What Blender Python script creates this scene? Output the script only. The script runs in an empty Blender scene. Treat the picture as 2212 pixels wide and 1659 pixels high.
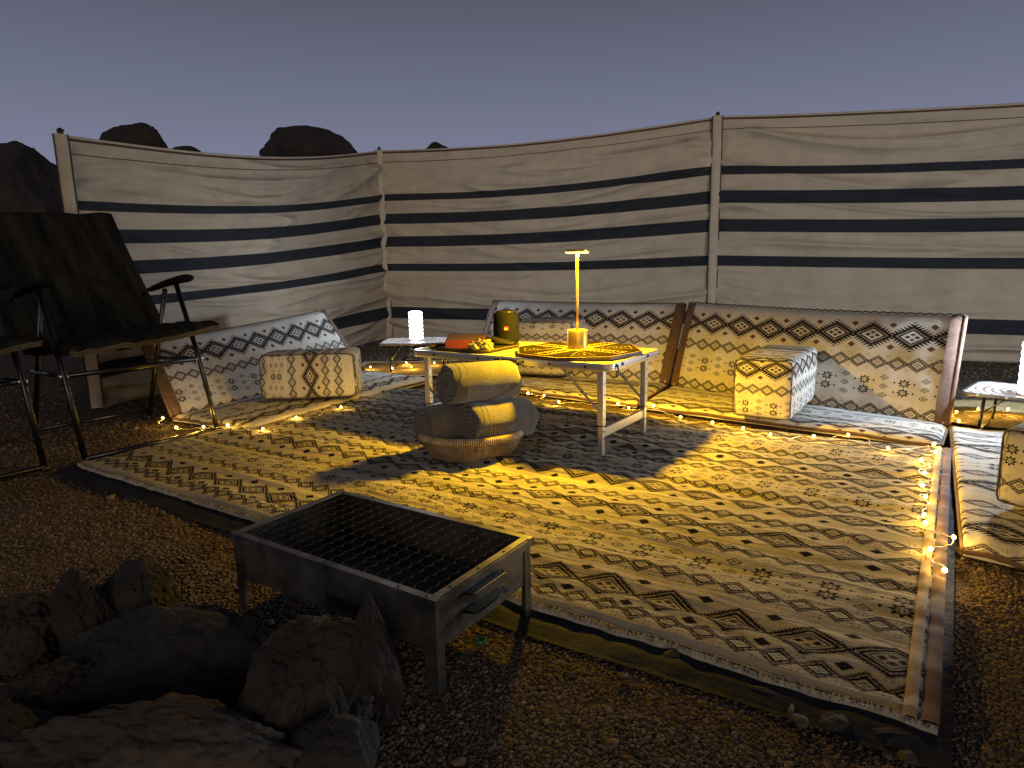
import bpy, bmesh, math, random
import numpy as np
from math import sin, cos, pi, radians, sqrt, atan2
from mathutils import Vector, Matrix, noise

SC = bpy.context.scene
COL = SC.collection
rnd = random.Random(7)

# ------------------------------------------------------------------ camera
F, CXP, CYP, TH, RO, CH = 1440.0, 1106.0, 829.5, 0.18, 0.021, 0.88
r0 = Vector((1, 0, 0)); d0 = Vector((0, -sin(TH), -cos(TH))); fw = Vector((0, cos(TH), -sin(TH)))
right = cos(RO) * r0 + sin(RO) * d0
down = -sin(RO) * r0 + cos(RO) * d0
cam = bpy.data.cameras.new("camera")
cam.sensor_width = 36.0; cam.lens = 36.0 * F / 2212.0; cam.clip_start = 0.02; cam.clip_end = 1000
camo = bpy.data.objects.new("camera", cam); COL.objects.link(camo)
M = Matrix((right, -down, -fw)).transposed().to_4x4(); M.translation = (0, 0, CH)
camo.matrix_world = M
SC.camera = camo

# ------------------------------------------------------------------ sky
w = bpy.data.worlds.new("World"); SC.world = w; w.use_nodes = True
nt = w.node_tree; nt.nodes.clear()
out = nt.nodes.new("ShaderNodeOutputWorld"); bg = nt.nodes.new("ShaderNodeBackground")
tc = nt.nodes.new("ShaderNodeTexCoord"); sep = nt.nodes.new("ShaderNodeSeparateXYZ")
mr = nt.nodes.new("ShaderNodeMapRange"); mr.inputs[1].default_value = -0.1; mr.inputs[2].default_value = 1.0
cr = nt.nodes.new("ShaderNodeValToRGB")
cr.color_ramp.elements[0].position = 0.0; cr.color_ramp.elements[0].color = (0.165, 0.165, 0.205, 1)
cr.color_ramp.elements[1].position = 1.0; cr.color_ramp.elements[1].color = (0.018, 0.02, 0.034, 1)
for p_, c_ in ((0.19, (0.140, 0.148, 0.212, 1)), (0.30, (0.098, 0.106, 0.153, 1)), (0.42, (0.056, 0.060, 0.083, 1)), (0.60, (0.035, 0.038, 0.060, 1))):
    e_ = cr.color_ramp.elements.new(p_); e_.color = c_
nt.links.new(tc.outputs['Generated'], sep.inputs[0]); nt.links.new(sep.outputs[2], mr.inputs[0])
nt.links.new(mr.outputs[0], cr.inputs[0]); nt.links.new(cr.outputs[0], bg.inputs[0])
bg.inputs[1].default_value = 1.5
nt.links.new(bg.outputs[0], out.inputs[0])

# warm fill added from behind the camera to brighten the canvas, source unknown
sun = bpy.data.lights.new("fence_fill", 'SUN'); sun.energy = 0.55; sun.angle = radians(24); sun.color = (1.0, 0.82, 0.60)
suno = bpy.data.objects.new("fence_fill", sun); COL.objects.link(suno)
suno.rotation_euler = (radians(77), 0, radians(4))

SC.view_settings.view_transform = 'Standard'; SC.view_settings.look = 'None'
SC.view_settings.exposure = 0.0; SC.view_settings.gamma = 1.0; SC.view_settings.use_curve_mapping = False
SC.cycles.use_denoising = True
SC.cycles.max_bounces = 6; SC.cycles.diffuse_bounces = 4; SC.cycles.caustics_reflective = False; SC.cycles.caustics_refractive = False
SC.cycles.sample_clamp_indirect = 4.0


def gp(px, py, z=0.0):
    """point at height z that stands where the photograph (2212 px wide) shows it"""
    a = (px - CXP) / F; b = (py - CYP) / F
    d = a * right + b * down + fw
    t = (z - CH) / d.z
    return Vector((0, 0, CH)) + d * t


# ------------------------------------------------------------------ materials
def mat(name, color, rough=0.6, metal=0.0, var=0.0, vscale=8.0, bump=0.0, bscale=200.0, spec=0.5, emit=None, estr=0.0,
        sheen=0.0, color2=None, trans=0.0, stretch=None, bdist=0.002):
    m = bpy.data.materials.new(name); m.use_nodes = True
    nt = m.node_tree; b = nt.nodes['Principled BSDF']
    b.inputs['Base Color'].default_value = (*color, 1); b.inputs['Roughness'].default_value = rough
    b.inputs['Metallic'].default_value = metal; b.inputs['Specular IOR Level'].default_value = spec
    if sheen: b.inputs['Sheen Weight'].default_value = sheen
    if trans: b.inputs['Transmission Weight'].default_value = trans
    if emit: b.inputs['Emission Color'].default_value = (*emit, 1); b.inputs['Emission Strength'].default_value = estr
    tc = nt.nodes.new("ShaderNodeTexCoord"); src = tc.outputs['Object']
    if stretch:
        mp = nt.nodes.new("ShaderNodeMapping"); mp.inputs['Scale'].default_value = stretch
        nt.links.new(src, mp.inputs[0]); src = mp.outputs[0]
    if var or color2:
        n = nt.nodes.new("ShaderNodeTexNoise"); n.inputs['Scale'].default_value = vscale; n.inputs['Detail'].default_value = 6
        n.inputs['Roughness'].default_value = 0.65
        nt.links.new(src, n.inputs['Vector'])
        r = nt.nodes.new("ShaderNodeValToRGB")
        c2 = color2 or tuple(max(0, c * (1 - var)) for c in color)
        c1 = color if color2 else tuple(min(1, c * (1 + var)) for c in color)
        r.color_ramp.elements[0].position = 0.35; r.color_ramp.elements[0].color = (*c2, 1)
        r.color_ramp.elements[1].position = 0.65; r.color_ramp.elements[1].color = (*c1, 1)
        nt.links.new(n.outputs[0], r.inputs[0]); nt.links.new(r.outputs[0], b.inputs['Base Color'])
    if bump:
        n2 = nt.nodes.new("ShaderNodeTexNoise"); n2.inputs['Scale'].default_value = bscale; n2.inputs['Detail'].default_value = 4
        nt.links.new(src, n2.inputs['Vector'])
        bp = nt.nodes.new("ShaderNodeBump"); bp.inputs['Strength'].default_value = bump; bp.inputs['Distance'].default_value = bdist
        nt.links.new(n2.outputs[0], bp.inputs['Height']); nt.links.new(bp.outputs[0], b.inputs['Normal'])
    return m


def tri(x): return np.abs(((x + 0.5) % 1.0) - 0.5) * 2


def weave_image(name, rows, U, V, ppm=600, tone=(.50, .46, .395), flat=False):
    """woven pattern of one repeat along u (U metres) and V metres across, computed here"""
    SS = 2
    nu, nv = int(U * ppm) * SS, int(V * ppm) * SS
    u = (np.arange(nu) + .5) / nu * U; v = (np.arange(nv) + .5) / nv * V
    uu, vv = np.meshgrid(u, v)
    q = 0.0022
    uu = (np.floor(uu / q) + .5) * q; vv = (np.floor(vv / q) + .5) * q
    ink = np.zeros((nv, nu, 3)); a = np.zeros((nv, nu))
    DK = np.array((0.012, 0.009, 0.009)) if flat else np.array((0.022, 0.015, 0.014)); RD = np.array((0.10, 0.055, 0.045)); GY = np.array((0.13, 0.12, 0.10))

    def put(mask, col):
        ink[mask] = col; a[mask] = 1

    def clear(mask): a[mask] = 0
    for kind, v0 in rows:
        if kind == 'big':
            A, B = U / 2, (0.056 if flat else 0.060)
            du = (uu % U) - U / 2; dv = vv - v0
            p = du / A + dv / B; r = du / A - dv / B
            s = np.maximum(np.abs(p), np.abs(r)); o = np.where(np.abs(p) > np.abs(r), r, p)
            spike = 1.0 + 0.56 * tri(o * 3.5)
            if flat: spike = 1.04 + 0.20 * tri(o * 6)
            put((s < spike), DK)
            if flat: clear((s < 0.93) & (s > 0.83) & (((o * 8) % 1) < .55))
            else:
                clear((s < 0.80) & (s > 0.74)); put((s < 0.80) & (s > 0.74) & (((o * 9) % 1) < .28), DK)
            clear(s < (0.66 if flat else 0.57)); put((s < .58) & (s > .50), DK) if flat else None
            put((s < .46) & (np.abs(p) > .07) & (np.abs(r) > .07) & (np.abs(p) < .40) & (np.abs(r) < .40), GY)
            put((np.abs(p) > .10) & (np.abs(r) > .10) & (np.abs(p) < .36) & (np.abs(r) < .36), DK)
            m = (np.abs(p) > .10) & (np.abs(r) > .10) & (np.abs(p) < .36) & (np.abs(r) < .36) & (p * r < 0); put(m, RD)
            du2 = ((uu + U / 2) % U) - U / 2
            for sgn in (-1, 1):
                s2 = np.abs(du2) / 0.021 + np.abs(vv - v0 - sgn * 0.062) / 0.016
                put(s2 < 1, RD if not flat else DK); (lambda *_: None)((s2 < .9) & (np.abs(du2 / .021 - (vv - v0 - sgn * .062) / .016) < .13))
        elif kind == 'med':
            W = U / 2; A, B = W / 2, 0.034
            du = (uu % W) - W / 2; dv = vv - v0
            p = du / A + dv / B; r = du / A - dv / B
            s = np.maximum(np.abs(p), np.abs(r)); o = np.where(np.abs(p) > np.abs(r), r, p)
            put((s < 1.22) & (s > .90), DK); clear((s < 1.22) & (s > 1.05) & (((o * 6) % 1) < .4))
            put((s < .84) & (s > (.54 if flat else .60)), DK); clear((s < .86) & (s > .80) & (((o * 6) % 1) < .4))
            put((s < .34) & (np.abs(p) > .06) & (np.abs(r) > .06), GY)
            du2 = ((uu + W / 2) % W) - W / 2
            for sgn in (-1, 1):
                put((np.abs(np.abs(du2) - .006) < .0025) & (np.abs(np.abs(vv - v0 - sgn * .034) - .006) < .0025), GY)
        elif kind == 'star':
            for sg in (-1, 1):
                du = (uu % U) - U / 2; dv = vv - v0 - sg * 0.026
                rr = np.hypot(du, dv * 1.35); th = np.arctan2(dv * 1.35, du)
                rad = 0.019 + 0.015 * tri(th / (2 * pi) * 8 + .5) ** 1.3
                put(rr < rad, DK); put((rr < .017), GY); clear((rr < .015) & ((np.abs(du) % .008) < .003))
                for s2 in (-1, 1):
                    dd = np.abs(du - s2 * .048) * 1.2 + np.abs(dv); put(dd < .007, DK)
            du2 = ((uu + U / 2) % U) - U / 2
            for k in (-1, 0, 1):
                s2 = np.abs(du2) / .023 + np.abs(vv - v0 - k * .048) / .015
                put((s2 < 1) & (s2 > .72), DK); put((s2 < .4), GY)
        elif kind == 'edge':
            put((np.abs(vv - v0) < .004 + .004 * tri(uu / .02)), DK)
    a_ = a[..., None]
    base = np.array(tone)
    rng = np.random.RandomState(3)
    img = base * (1 - a_) + ink * a_
    img = img.reshape(nv // SS, SS, nu // SS, SS, 3).mean(axis=(1, 3))
    img *= (0.94 + 0.10 * rng.rand(img.shape[0], img.shape[1], 1))
    h, w_ = img.shape[:2]
    im = bpy.data.images.new(name, w_, h, alpha=False, float_buffer=True)
    im.colorspace_settings.name = 'Linear Rec.709' if 'Linear Rec.709' in [i.name for i in bpy.types.ColorManagedInputColorspaceSettings.bl_rna.properties['name'].enum_items] else im.colorspace_settings.name
    buf = np.ones((h, w_, 4), np.float32); buf[..., :3] = img
    im.pixels.foreach_set(buf.ravel()); im.update()
    return im


def cloth_mat(name, im, U, V, bump=0.35, dirt=0.15):
    """u, v of the mesh are metres"""
    m = bpy.data.materials.new(name); m.use_nodes = True
    nt = m.node_tree; b = nt.nodes['Principled BSDF']
    b.inputs['Roughness'].default_value = 0.95; b.inputs['Specular IOR Level'].default_value = 0.04
    pass
    uv = nt.nodes.new("ShaderNodeUVMap"); uv.uv_map = "UVMap"
    # warp a little so that the weave never runs dead straight
    nz = nt.nodes.new("ShaderNodeTexNoise"); nz.inputs['Scale'].default_value = 2.2; nz.inputs['Detail'].default_value = 3
    nt.links.new(uv.outputs[0], nz.inputs['Vector'])
    sub = nt.nodes.new("ShaderNodeVectorMath"); sub.operation = 'SUBTRACT'; sub.inputs[1].default_value = (.5, .5, .5)
    nt.links.new(nz.outputs['Color'], sub.inputs[0])
    scl = nt.nodes.new("ShaderNodeVectorMath"); scl.operation = 'SCALE'; scl.inputs['Scale'].default_value = 0.035
    nt.links.new(sub.outputs[0], scl.inputs[0])
    add = nt.nodes.new("ShaderNodeVectorMath"); nt.links.new(uv.outputs[0], add.inputs[0]); nt.links.new(scl.outputs[0], add.inputs[1])
    mp = nt.nodes.new("ShaderNodeMapping"); mp.inputs['Scale'].default_value = (1 / U, 1 / V, 1)
    nt.links.new(add.outputs[0], mp.inputs[0])
    ti = nt.nodes.new("ShaderNodeTexImage"); ti.image = im; ti.extension = 'REPEAT'; ti.interpolation = 'Linear'
    nt.links.new(mp.outputs[0], ti.inputs[0])
    n = nt.nodes.new("ShaderNodeTexNoise"); n.inputs['Scale'].default_value = 9; n.inputs['Detail'].default_value = 8; n.inputs['Roughness'].default_value = .7
    nt.links.new(uv.outputs[0], n.inputs['Vector'])
    rr = nt.nodes.new("ShaderNodeMapRange"); rr.inputs[1].default_value = .3; rr.inputs[2].default_value = .7
    rr.inputs[3].default_value = 1 - dirt; rr.inputs[4].default_value = 1.0 + dirt * .4
    nt.links.new(n.outputs[0], rr.inputs[0])
    mul = nt.nodes.new("ShaderNodeVectorMath"); mul.operation = 'SCALE'
    nt.links.new(ti.outputs[0], mul.inputs[0]); nt.links.new(rr.outputs[0], mul.inputs['Scale'])
    nt.links.new(mul.outputs[0], b.inputs['Base Color'])
    n2 = nt.nodes.new("ShaderNodeTexNoise"); n2.inputs['Scale'].default_value = 60; n2.inputs['Detail'].default_value = 8; n2.inputs['Roughness'].default_value = .7
    nt.links.new(uv.outputs[0], n2.inputs['Vector'])
    bp = nt.nodes.new("ShaderNodeBump"); bp.inputs['Strength'].default_value = bump; bp.inputs['Distance'].default_value = .006
    nt.links.new(n2.outputs[0], bp.inputs['Height'])
    mp3 = nt.nodes.new("ShaderNodeMapping"); mp3.inputs['Scale'].default_value = (2.2, 15, 1); nt.links.new(add.outputs[0], mp3.inputs[0])
    n3 = nt.nodes.new("ShaderNodeTexNoise"); n3.inputs['Scale'].default_value = 1.6; n3.inputs['Detail'].default_value = 4; n3.inputs['Distortion'].default_value = .6
    nt.links.new(mp3.outputs[0], n3.inputs['Vector'])
    bp3 = nt.nodes.new("ShaderNodeBump"); bp3.inputs['Strength'].default_value = min(1, bump); bp3.inputs['Distance'].default_value = .022 if bump > .6 else .013
    nt.links.new(n3.outputs[0], bp3.inputs['Height']); nt.links.new(bp.outputs[0], bp3.inputs['Normal']); nt.links.new(bp3.outputs[0], b.inputs['Normal'])
    return m


PU = 0.20
RUG_ROWS = [('med', .075), ('big', .175), ('med', .325), ('star', .44), ('med', .565), ('big', .705), ('med', .83), ('big', .985),
            ('med', 1.11), ('star', 1.215), ('med', 1.32), ('big', 1.43), ('big', 1.57), ('med', 1.70), ('star', 1.80), ('med', 1.91), ('big', 2.02)]
RU = 0.168
im_rug = weave_image("rug_weave", RUG_ROWS, RU, 2.1, 700, tone=(.365, .318, .235), flat=True)
im_back = weave_image("cushion_weave", [('big', .14), ('med', .29), ('star', .42), ('med', .555), ('big', .72), ('med', .85), ('med', .96)], PU, 1.05)
M_rug = cloth_mat("rug_cloth", im_rug, RU, 2.1, bump=1.0)
M_cush = cloth_mat("cushion_cloth", im_back, PU, 1.05, bump=.55)
M_brown = mat("brown_binding", (0.10, 0.053, 0.032), .85, var=.25, vscale=30, bump=.3)
M_tarp = mat("groundsheet", (0.013, 0.015, 0.019), .8, spec=.2, var=.4, vscale=4, bump=.5, bscale=14, bdist=.02)
M_black = mat("black_plastic", (0.012, 0.012, 0.012), .45)
M_alu = mat("aluminium", (0.62, 0.61, 0.58), .34, metal=.95, var=.10, vscale=60, bump=.05, stretch=(1, 30, 30))
M_alu2 = mat("brushed_aluminium_leg", (0.58, 0.57, 0.54), .38, metal=.95, var=.10, vscale=40, stretch=(20, 20, 1))
M_dull = mat("dull_steel", (.20, .19, .17), .45, metal=.9, var=.6, vscale=7, bump=.15, bscale=60)
M_dark = mat("dark_steel", (0.05, 0.048, 0.045), .32, metal=.9, var=.2)
M_tab = mat("table_laminate", (0.36, 0.33, 0.28), .35, var=.08, vscale=12)
M_tabund = mat("table_board", (0.22, 0.18, 0.13), .7)
M_brass = mat("brushed_brass", (.60, .40, .07), .45, metal=1.0, var=.12, vscale=120, stretch=(30, 30, .3))
M_warm = mat("warm_diffuser", (1, .8, .5), .4, emit=(1.0, .56, .10), estr=6)
M_bulb = mat("warm_led", (1, .8, .4), .4, emit=(1.0, .58, .10), estr=30)
M_white = mat("white_glow", (.9, .95, 1), .3, emit=(.78, .88, 1.0), estr=6.5)
M_glass = mat("clear_glass", (1, 1, 1), .04, trans=1.0)
M_wood = None


def tag(o, label=None, cat=None, group=None, kind=None):
    if label: o['label'] = label
    if cat: o['category'] = cat
    if group: o['group'] = group
    if kind: o['kind'] = kind
    return o


def empty(name, loc, rz=0.0, label=None, cat=None, group=None):
    o = bpy.data.objects.new(name, None); COL.objects.link(o); o.location = loc; o.rotation_euler = (0, 0, rz)
    o.empty_display_size = .1
    return tag(o, label, cat, group)


class MB:
    """collects shapes for ONE mesh object"""

    def __init__(s): s.v = []; s.f = []; s.uv = []

    def add(s, vs, fs, uvs=None):
        k = len(s.v); s.v += [tuple(x) for x in vs]
        s.f += [tuple(i + k for i in f) for f in fs]
        s.uv += list(uvs) if uvs is not None else [(x[0], x[1]) for x in vs]

    def box(s, c, size, rz=0.0, bev=0.0, rot=None):
        hx, hy, hz = size[0] / 2, size[1] / 2, size[2] / 2
        R = rot if rot is not None else Matrix.Rotation(rz, 3, 'Z')
        if bev <= 0:
            P = [(x, y, z) for z in (-hz, hz) for x, y in ((-hx, -hy), (hx, -hy), (hx, hy), (-hx, hy))]
            fs = [(3, 2, 1, 0), (4, 5, 6, 7), (0, 1, 5, 4), (1, 2, 6, 5), (2, 3, 7, 6), (3, 0, 4, 7)]
        else:
            b = min(bev, hx * .9, hy * .9, hz * .9)

            def ring(z, ins): return [(-hx + ins, -hy, z), (hx - ins, -hy, z), (hx, -hy + ins, z), (hx, hy - ins, z), (hx - ins, hy, z), (-hx + ins, hy, z), (-hx, hy - ins, z), (-hx, -hy + ins, z)]

            def ring2(z): return [(x * (hx - b) / hx, y * (hy - b) / hy, z) for x, y, _ in ring(z, b)]
            P = ring2(-hz) + ring(-hz + b, b) + ring(hz - b, b) + ring2(hz)
            fs = [tuple(range(7, -1, -1)), tuple(range(24, 32))]
            for k in range(3):
                for i in range(8):
                    j = (i + 1) % 8; fs.append((k * 8 + i, k * 8 + j, k * 8 + 8 + j, k * 8 + 8 + i))
        C = Vector(c)
        s.add([C + R @ Vector(p) for p in P], fs); return s

    def bar(s, a, b, wx, wz, bev=0.0, up=(0, 0, 1)):
        a = Vector(a); b = Vector(b); d = (b - a); L = d.length; x = d.normalized(); up = Vector(up)
        y = up.cross(x)
        if y.length < 1e-4: y = Vector((0, 1, 0)).cross(x)
        y.normalize(); z = x.cross(y)
        R = Matrix((x, y, z)).transposed()
        s.box((a + b) / 2, (L, wx, wz), rot=R, bev=bev); return s

    def tube(s, pts, r, n=8, caps=True, closed=False):
        pts = [Vector(p) for p in pts]; m = len(pts); rs = r if isinstance(r, (list, tuple)) else [r] * m
        prev = None; vs = []
        for i, p in enumerate(pts):
            if closed: t = pts[(i + 1) % m] - pts[i - 1]
            else: t = pts[min(i + 1, m - 1)] - pts[max(i - 1, 0)]
            t.normalize()
            if prev is None:
                a = Vector((0, 0, 1)) if abs(t.z) < .9 else Vector((1, 0, 0)); x = t.cross(a).normalized()
            else:
                x = prev - t * prev.dot(t)
                x = x.normalized() if x.length > 1e-6 else t.orthogonal().normalized()
            prev = x; y = t.cross(x)
            for k in range(n):
                an = 2 * pi * k / n; vs.append(p + (x * cos(an) + y * sin(an)) * rs[i])
        fs = []
        for i in range(m if closed else m - 1):
            i2 = (i + 1) % m
            for k in range(n):
                k2 = (k + 1) % n; fs.append((i * n + k, i * n + k2, i2 * n + k2, i2 * n + k))
        if caps and not closed:
            fs.append(tuple(range(n - 1, -1, -1))); fs.append(tuple((m - 1) * n + k for k in range(n)))
        s.add(vs, fs); return s

    def lathe(s, prof, n=32, c=(0, 0, 0), sx=1.0, sy=1.0, capb=True, capt=True, wob=None):
        vs = []
        for (r, z) in prof:
            for k in range(n):
                an = 2 * pi * k / n; rr = r * (wob(an, z) if wob else 1)
                vs.append((c[0] + rr * sx * cos(an), c[1] + rr * sy * sin(an), c[2] + z))
        fs = []
        for i in range(len(prof) - 1):
            for k in range(n):
                k2 = (k + 1) % n; fs.append((i * n + k, i * n + k2, (i + 1) * n + k2, (i + 1) * n + k))
        if capb: fs.append(tuple(range(n - 1, -1, -1)))
        if capt: fs.append(tuple((len(prof) - 1) * n + k for k in range(n)))
        s.add(vs, fs); return s

    def prism(s, poly, z0, z1):
        n = len(poly)
        vs = [(x, y, z0) for x, y in poly] + [(x, y, z1) for x, y in poly]
        fs = [tuple(range(n - 1, -1, -1)), tuple(range(n, 2 * n))] + [(i, (i + 1) % n, n + (i + 1) % n, n + i) for i in range(n)]
        s.add(vs, fs); return s

    def grid(s, nu, nv, f, uvf=None, flip=False):
        vs = []; uv = []
        for j in range(nv + 1):
            for i in range(nu + 1):
                u, v = i / nu, j / nv; vs.append(f(u, v)); uv.append(uvf(u, v) if uvf else (u, v))
        fs = []
        for j in range(nv):
            for i in range(nu):
                a = j * (nu + 1) + i; q = (a, a + 1, a + nu + 2, a + nu + 1)
                fs.append(q[::-1] if flip else q)
        s.add(vs, fs, uv); return s

    def build(s, name, m, parent=None, smooth=False, loc=None, angle=None):
        me = bpy.data.meshes.new(name); me.from_pydata(s.v, [], s.f); me.validate(); me.update()
        ul = me.uv_layers.new(name="UVMap")
        idx = np.zeros(len(me.loops), np.int32); me.loops.foreach_get('vertex_index', idx)
        ul.data.foreach_set('uv', np.array(s.uv, np.float32)[idx].ravel())
        if smooth:
            me.shade_smooth()
            if angle: me.set_sharp_from_angle(angle=radians(angle))
        if m is not None: me.materials.append(m)
        o = bpy.data.objects.new(name, me); COL.objects.link(o)
        if parent is not None: o.parent = parent
        if loc is not None: o.location = loc
        return o


def nz(x, y, z=0.0): return noise.noise((x, y, z))
def fbm(x, y, z=0.0, o=4): return noise.fractal((x, y, z), 1.0, 2.0, o)


def copy_tree(o, parent=None, grp=None):
    c = o.copy(); COL.objects.link(c)
    if parent is not None: c.parent = parent
    for ch in list(o.children): copy_tree(ch, c)
    return c


# ------------------------------------------------------------------ ground, gravel, tarp, hill
def terrain_z(x, y):
    r = sqrt(x * x + y * y)
    base = 0.012 * fbm(x * 1.3, y * 1.3)
    return -0.016 + base * (0.6 if r < 9 else 1.5) + (max(0, r - 11) * 0.0)


gm = MB()
NR, NA = 90, 120
vs = []; fs = []
for i in range(NR + 1):
    r = 0.25 * (260 / 0.25) ** (i / NR)
    for k in range(NA):
        a = 2 * pi * k / NA; x, y = r * cos(a), r * sin(a)
        vs.append((x, y, terrain_z(x, y)))
vs.append((0, 0, terrain_z(0, 0))); ce = len(vs) - 1
for k in range(NA): fs.append((ce, k, (k + 1) % NA))
for i in range(NR):
    for k in range(NA):
        k2 = (k + 1) % NA; fs.append((i * NA + k, (i + 1) * NA + k, (i + 1) * NA + k2, i * NA + k2))
gm.add(vs, fs)
M_ground = bpy.data.materials.new("stony_ground"); M_ground.use_nodes = True
nt = M_ground.node_tree; b = nt.nodes['Principled BSDF']; b.inputs['Roughness'].default_value = .95; b.inputs['Specular IOR Level'].default_value = .2
tc = nt.nodes.new("ShaderNodeTexCoord")
vo = nt.nodes.new("ShaderNodeTexVoronoi"); vo.inputs['Scale'].default_value = 70
n1 = nt.nodes.new("ShaderNodeTexNoise"); n1.inputs['Scale'].default_value = 3; n1.inputs['Detail'].default_value = 10
rp = nt.nodes.new("ShaderNodeValToRGB"); rp.color_ramp.elements[0].color = (.075, .051, .033, 1); rp.color_ramp.elements[1].color = (.12, .085, .057, 1)
mx = nt.nodes.new("ShaderNodeMix"); mx.data_type = 'RGBA'; mx.blend_type = 'MULTIPLY'; mx.inputs[0].default_value = .6
nt.links.new(tc.outputs['Object'], vo.inputs['Vector']); nt.links.new(tc.outputs['Object'], n1.inputs['Vector'])
nt.links.new(n1.outputs[0], rp.inputs[0]); nt.links.new(rp.outputs[0], mx.inputs[6])
hs = nt.nodes.new("ShaderNodeSeparateColor"); nt.links.new(vo.outputs['Color'], hs.inputs[0])
m2 = nt.nodes.new("ShaderNodeMapRange"); m2.inputs[3].default_value = .35; m2.inputs[4].default_value = 1.5; nt.links.new(hs.outputs[0], m2.inputs[0])
cc = nt.nodes.new("ShaderNodeCombineColor"); [nt.links.new(m2.outputs[0], cc.inputs[i]) for i in range(3)]
nt.links.new(cc.outputs[0], mx.inputs[7]); nt.links.new(mx.outputs[2], b.inputs['Base Color'])
bp = nt.nodes.new("ShaderNodeBump"); bp.inputs['Strength'].default_value = .8; bp.inputs['Distance'].default_value = .012; bp.invert = True
nt.links.new(vo.outputs['Distance'], bp.inputs['Height']); nt.links.new(bp.outputs[0], b.inputs['Normal'])
g = gm.build("ground", M_ground, smooth=True); tag(g, "brown stony desert ground under and around the carpets", "ground", kind='structure')

# rug frame
RC = Vector((.771, 1.091)); RE = Vector((.833, -.554)).normalized(); RN = Vector((.554, .833)).normalized()
RL, RW = 3.31, 2.1


def rug_xy(u, v):  # u metres from the right end, v metres from the front edge
    return RC - RE * u + RN * v


def in_rug(x, y, m=0.0):
    d = Vector((x, y)) - RC; return -m < -d.dot(RE) < RL + m and -m < d.dot(RN) < RW + m


# gravel: stones joined in one mesh
def gravel():
    rng = np.random.RandomState(11)
    phi = (1 + 5 ** .5) / 2
    ico = np.array([(-1, phi, 0), (1, phi, 0), (-1, -phi, 0), (1, -phi, 0), (0, -1, phi), (0, 1, phi), (0, -1, -phi), (0, 1, -phi), (phi, 0, -1), (phi, 0, 1), (-phi, 0, -1), (-phi, 0, 1)], float)
    ico /= np.linalg.norm(ico[0])
    tf = np.array([(0, 11, 5), (0, 5, 1), (0, 1, 7), (0, 7, 10), (0, 10, 11), (1, 5, 9), (5, 11, 4), (11, 10, 2), (10, 7, 6), (7, 1, 8), (3, 9, 4), (3, 4, 2), (3, 2, 6), (3, 6, 8), (3, 8, 9), (4, 9, 5), (2, 4, 11), (6, 2, 10), (8, 6, 7), (9, 8, 1)])
    P = []
    while len(P) < 85000:
        n = 60000
        y = 0.62 * (9.5 / 0.62) ** (rng.rand(n) ** 1.15); x = (rng.rand(n) * 2 - 1) * (y * .82 + .1)
        r = rng.rand(n)
        for i in range(n):
            if in_rug(x[i], y[i], -.02): continue
            # none where nothing can be seen: behind the seats
            if y[i] > 5.2 and not (-3.4 < x[i] < -0.4) and r[i] < .8: continue
            P.append((x[i], y[i]))
            if len(P) >= 85000: break
    P = np.array(P); N = len(P)
    dist = np.hypot(P[:, 0], P[:, 1])
    s = (0.0024 + 0.0029 * rng.rand(N) ** 2.2) * (1 + .25 * np.clip(dist - 1.5, 0, 5))
    big = rng.rand(N) < .006; s[big] *= 2.4
    base = ico[None] * (0.75 + .5 * rng.rand(N, 12, 1))
    base *= s[:, None, None] * np.stack([1 + .5 * rng.rand(N), .8 + .3 * rng.rand(N), .5 + .35 * rng.rand(N)], 1)[:, None, :]
    an = rng.rand(N) * 2 * pi; tl = (rng.rand(N) - .5) * .9
    c, s_ = np.cos(an)[:, None], np.sin(an)[:, None]; ct, st = np.cos(tl)[:, None], np.sin(tl)[:, None]
    X, Y, Z = base[..., 0], base[..., 1], base[..., 2]
    Y, Z = Y * ct - Z * st, Y * st + Z * ct
    X, Y = X * c - Y * s_, X * s_ + Y * c
    z0 = np.array([terrain_z(px, py) for px, py in P]) + s * .30
    V = np.stack([X + P[:, 0, None], Y + P[:, 1, None], Z + z0[:, None]], -1).reshape(-1, 3)
    Fc = (tf[None] + (np.arange(N) * 12)[:, None, None]).reshape(-1, 3)
    me = bpy.data.meshes.new("gravel")
    me.vertices.add(len(V)); me.vertices.foreach_set('co', V.ravel())
    me.loops.add(len(Fc) * 3); me.loops.foreach_set('vertex_index', Fc.ravel().astype(np.int32))
    me.polygons.add(len(Fc)); me.polygons.foreach_set('loop_start', np.arange(0, len(Fc) * 3, 3, dtype=np.int32))
    me.polygons.foreach_set('loop_total', np.full(len(Fc), 3, np.int32))
    at = me.attributes.new("tint", 'FLOAT', 'POINT'); at.data.foreach_set('value', np.repeat(rng.rand(N), 12).astype(np.float32))
    me.update(calc_edges=True)
    m = bpy.data.materials.new("gravel_stone"); m.use_nodes = True; nt = m.node_tree; b = nt.nodes['Principled BSDF']; b.inputs['Roughness'].default_value = .85
    b.inputs['Specular IOR Level'].default_value = .1
    a = nt.nodes.new("ShaderNodeAttribute"); a.attribute_name = "tint"
    r = nt.nodes.new("ShaderNodeValToRGB"); r.color_ramp.elements[0].color = (.048, .032, .020, 1); r.color_ramp.elements[1].color = (.20, .155, .105, 1)
    for p_, c_ in ((.35, (.105, .073, .046, 1)), (.65, (.13, .093, .060, 1)), (.9, (.17, .125, .083, 1))):
        e_ = r.color_ramp.elements.new(p_); e_.color = c_
    nt.links.new(a.outputs['Fac'], r.inputs[0]); nt.links.new(r.outputs[0], b.inputs['Base Color'])
    me.materials.append(m)
    o = bpy.data.objects.new("gravel", me); COL.objects.link(o)
    tag(o, "loose brown gravel lying around the carpets", "gravel", kind='stuff')


gravel()


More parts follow.
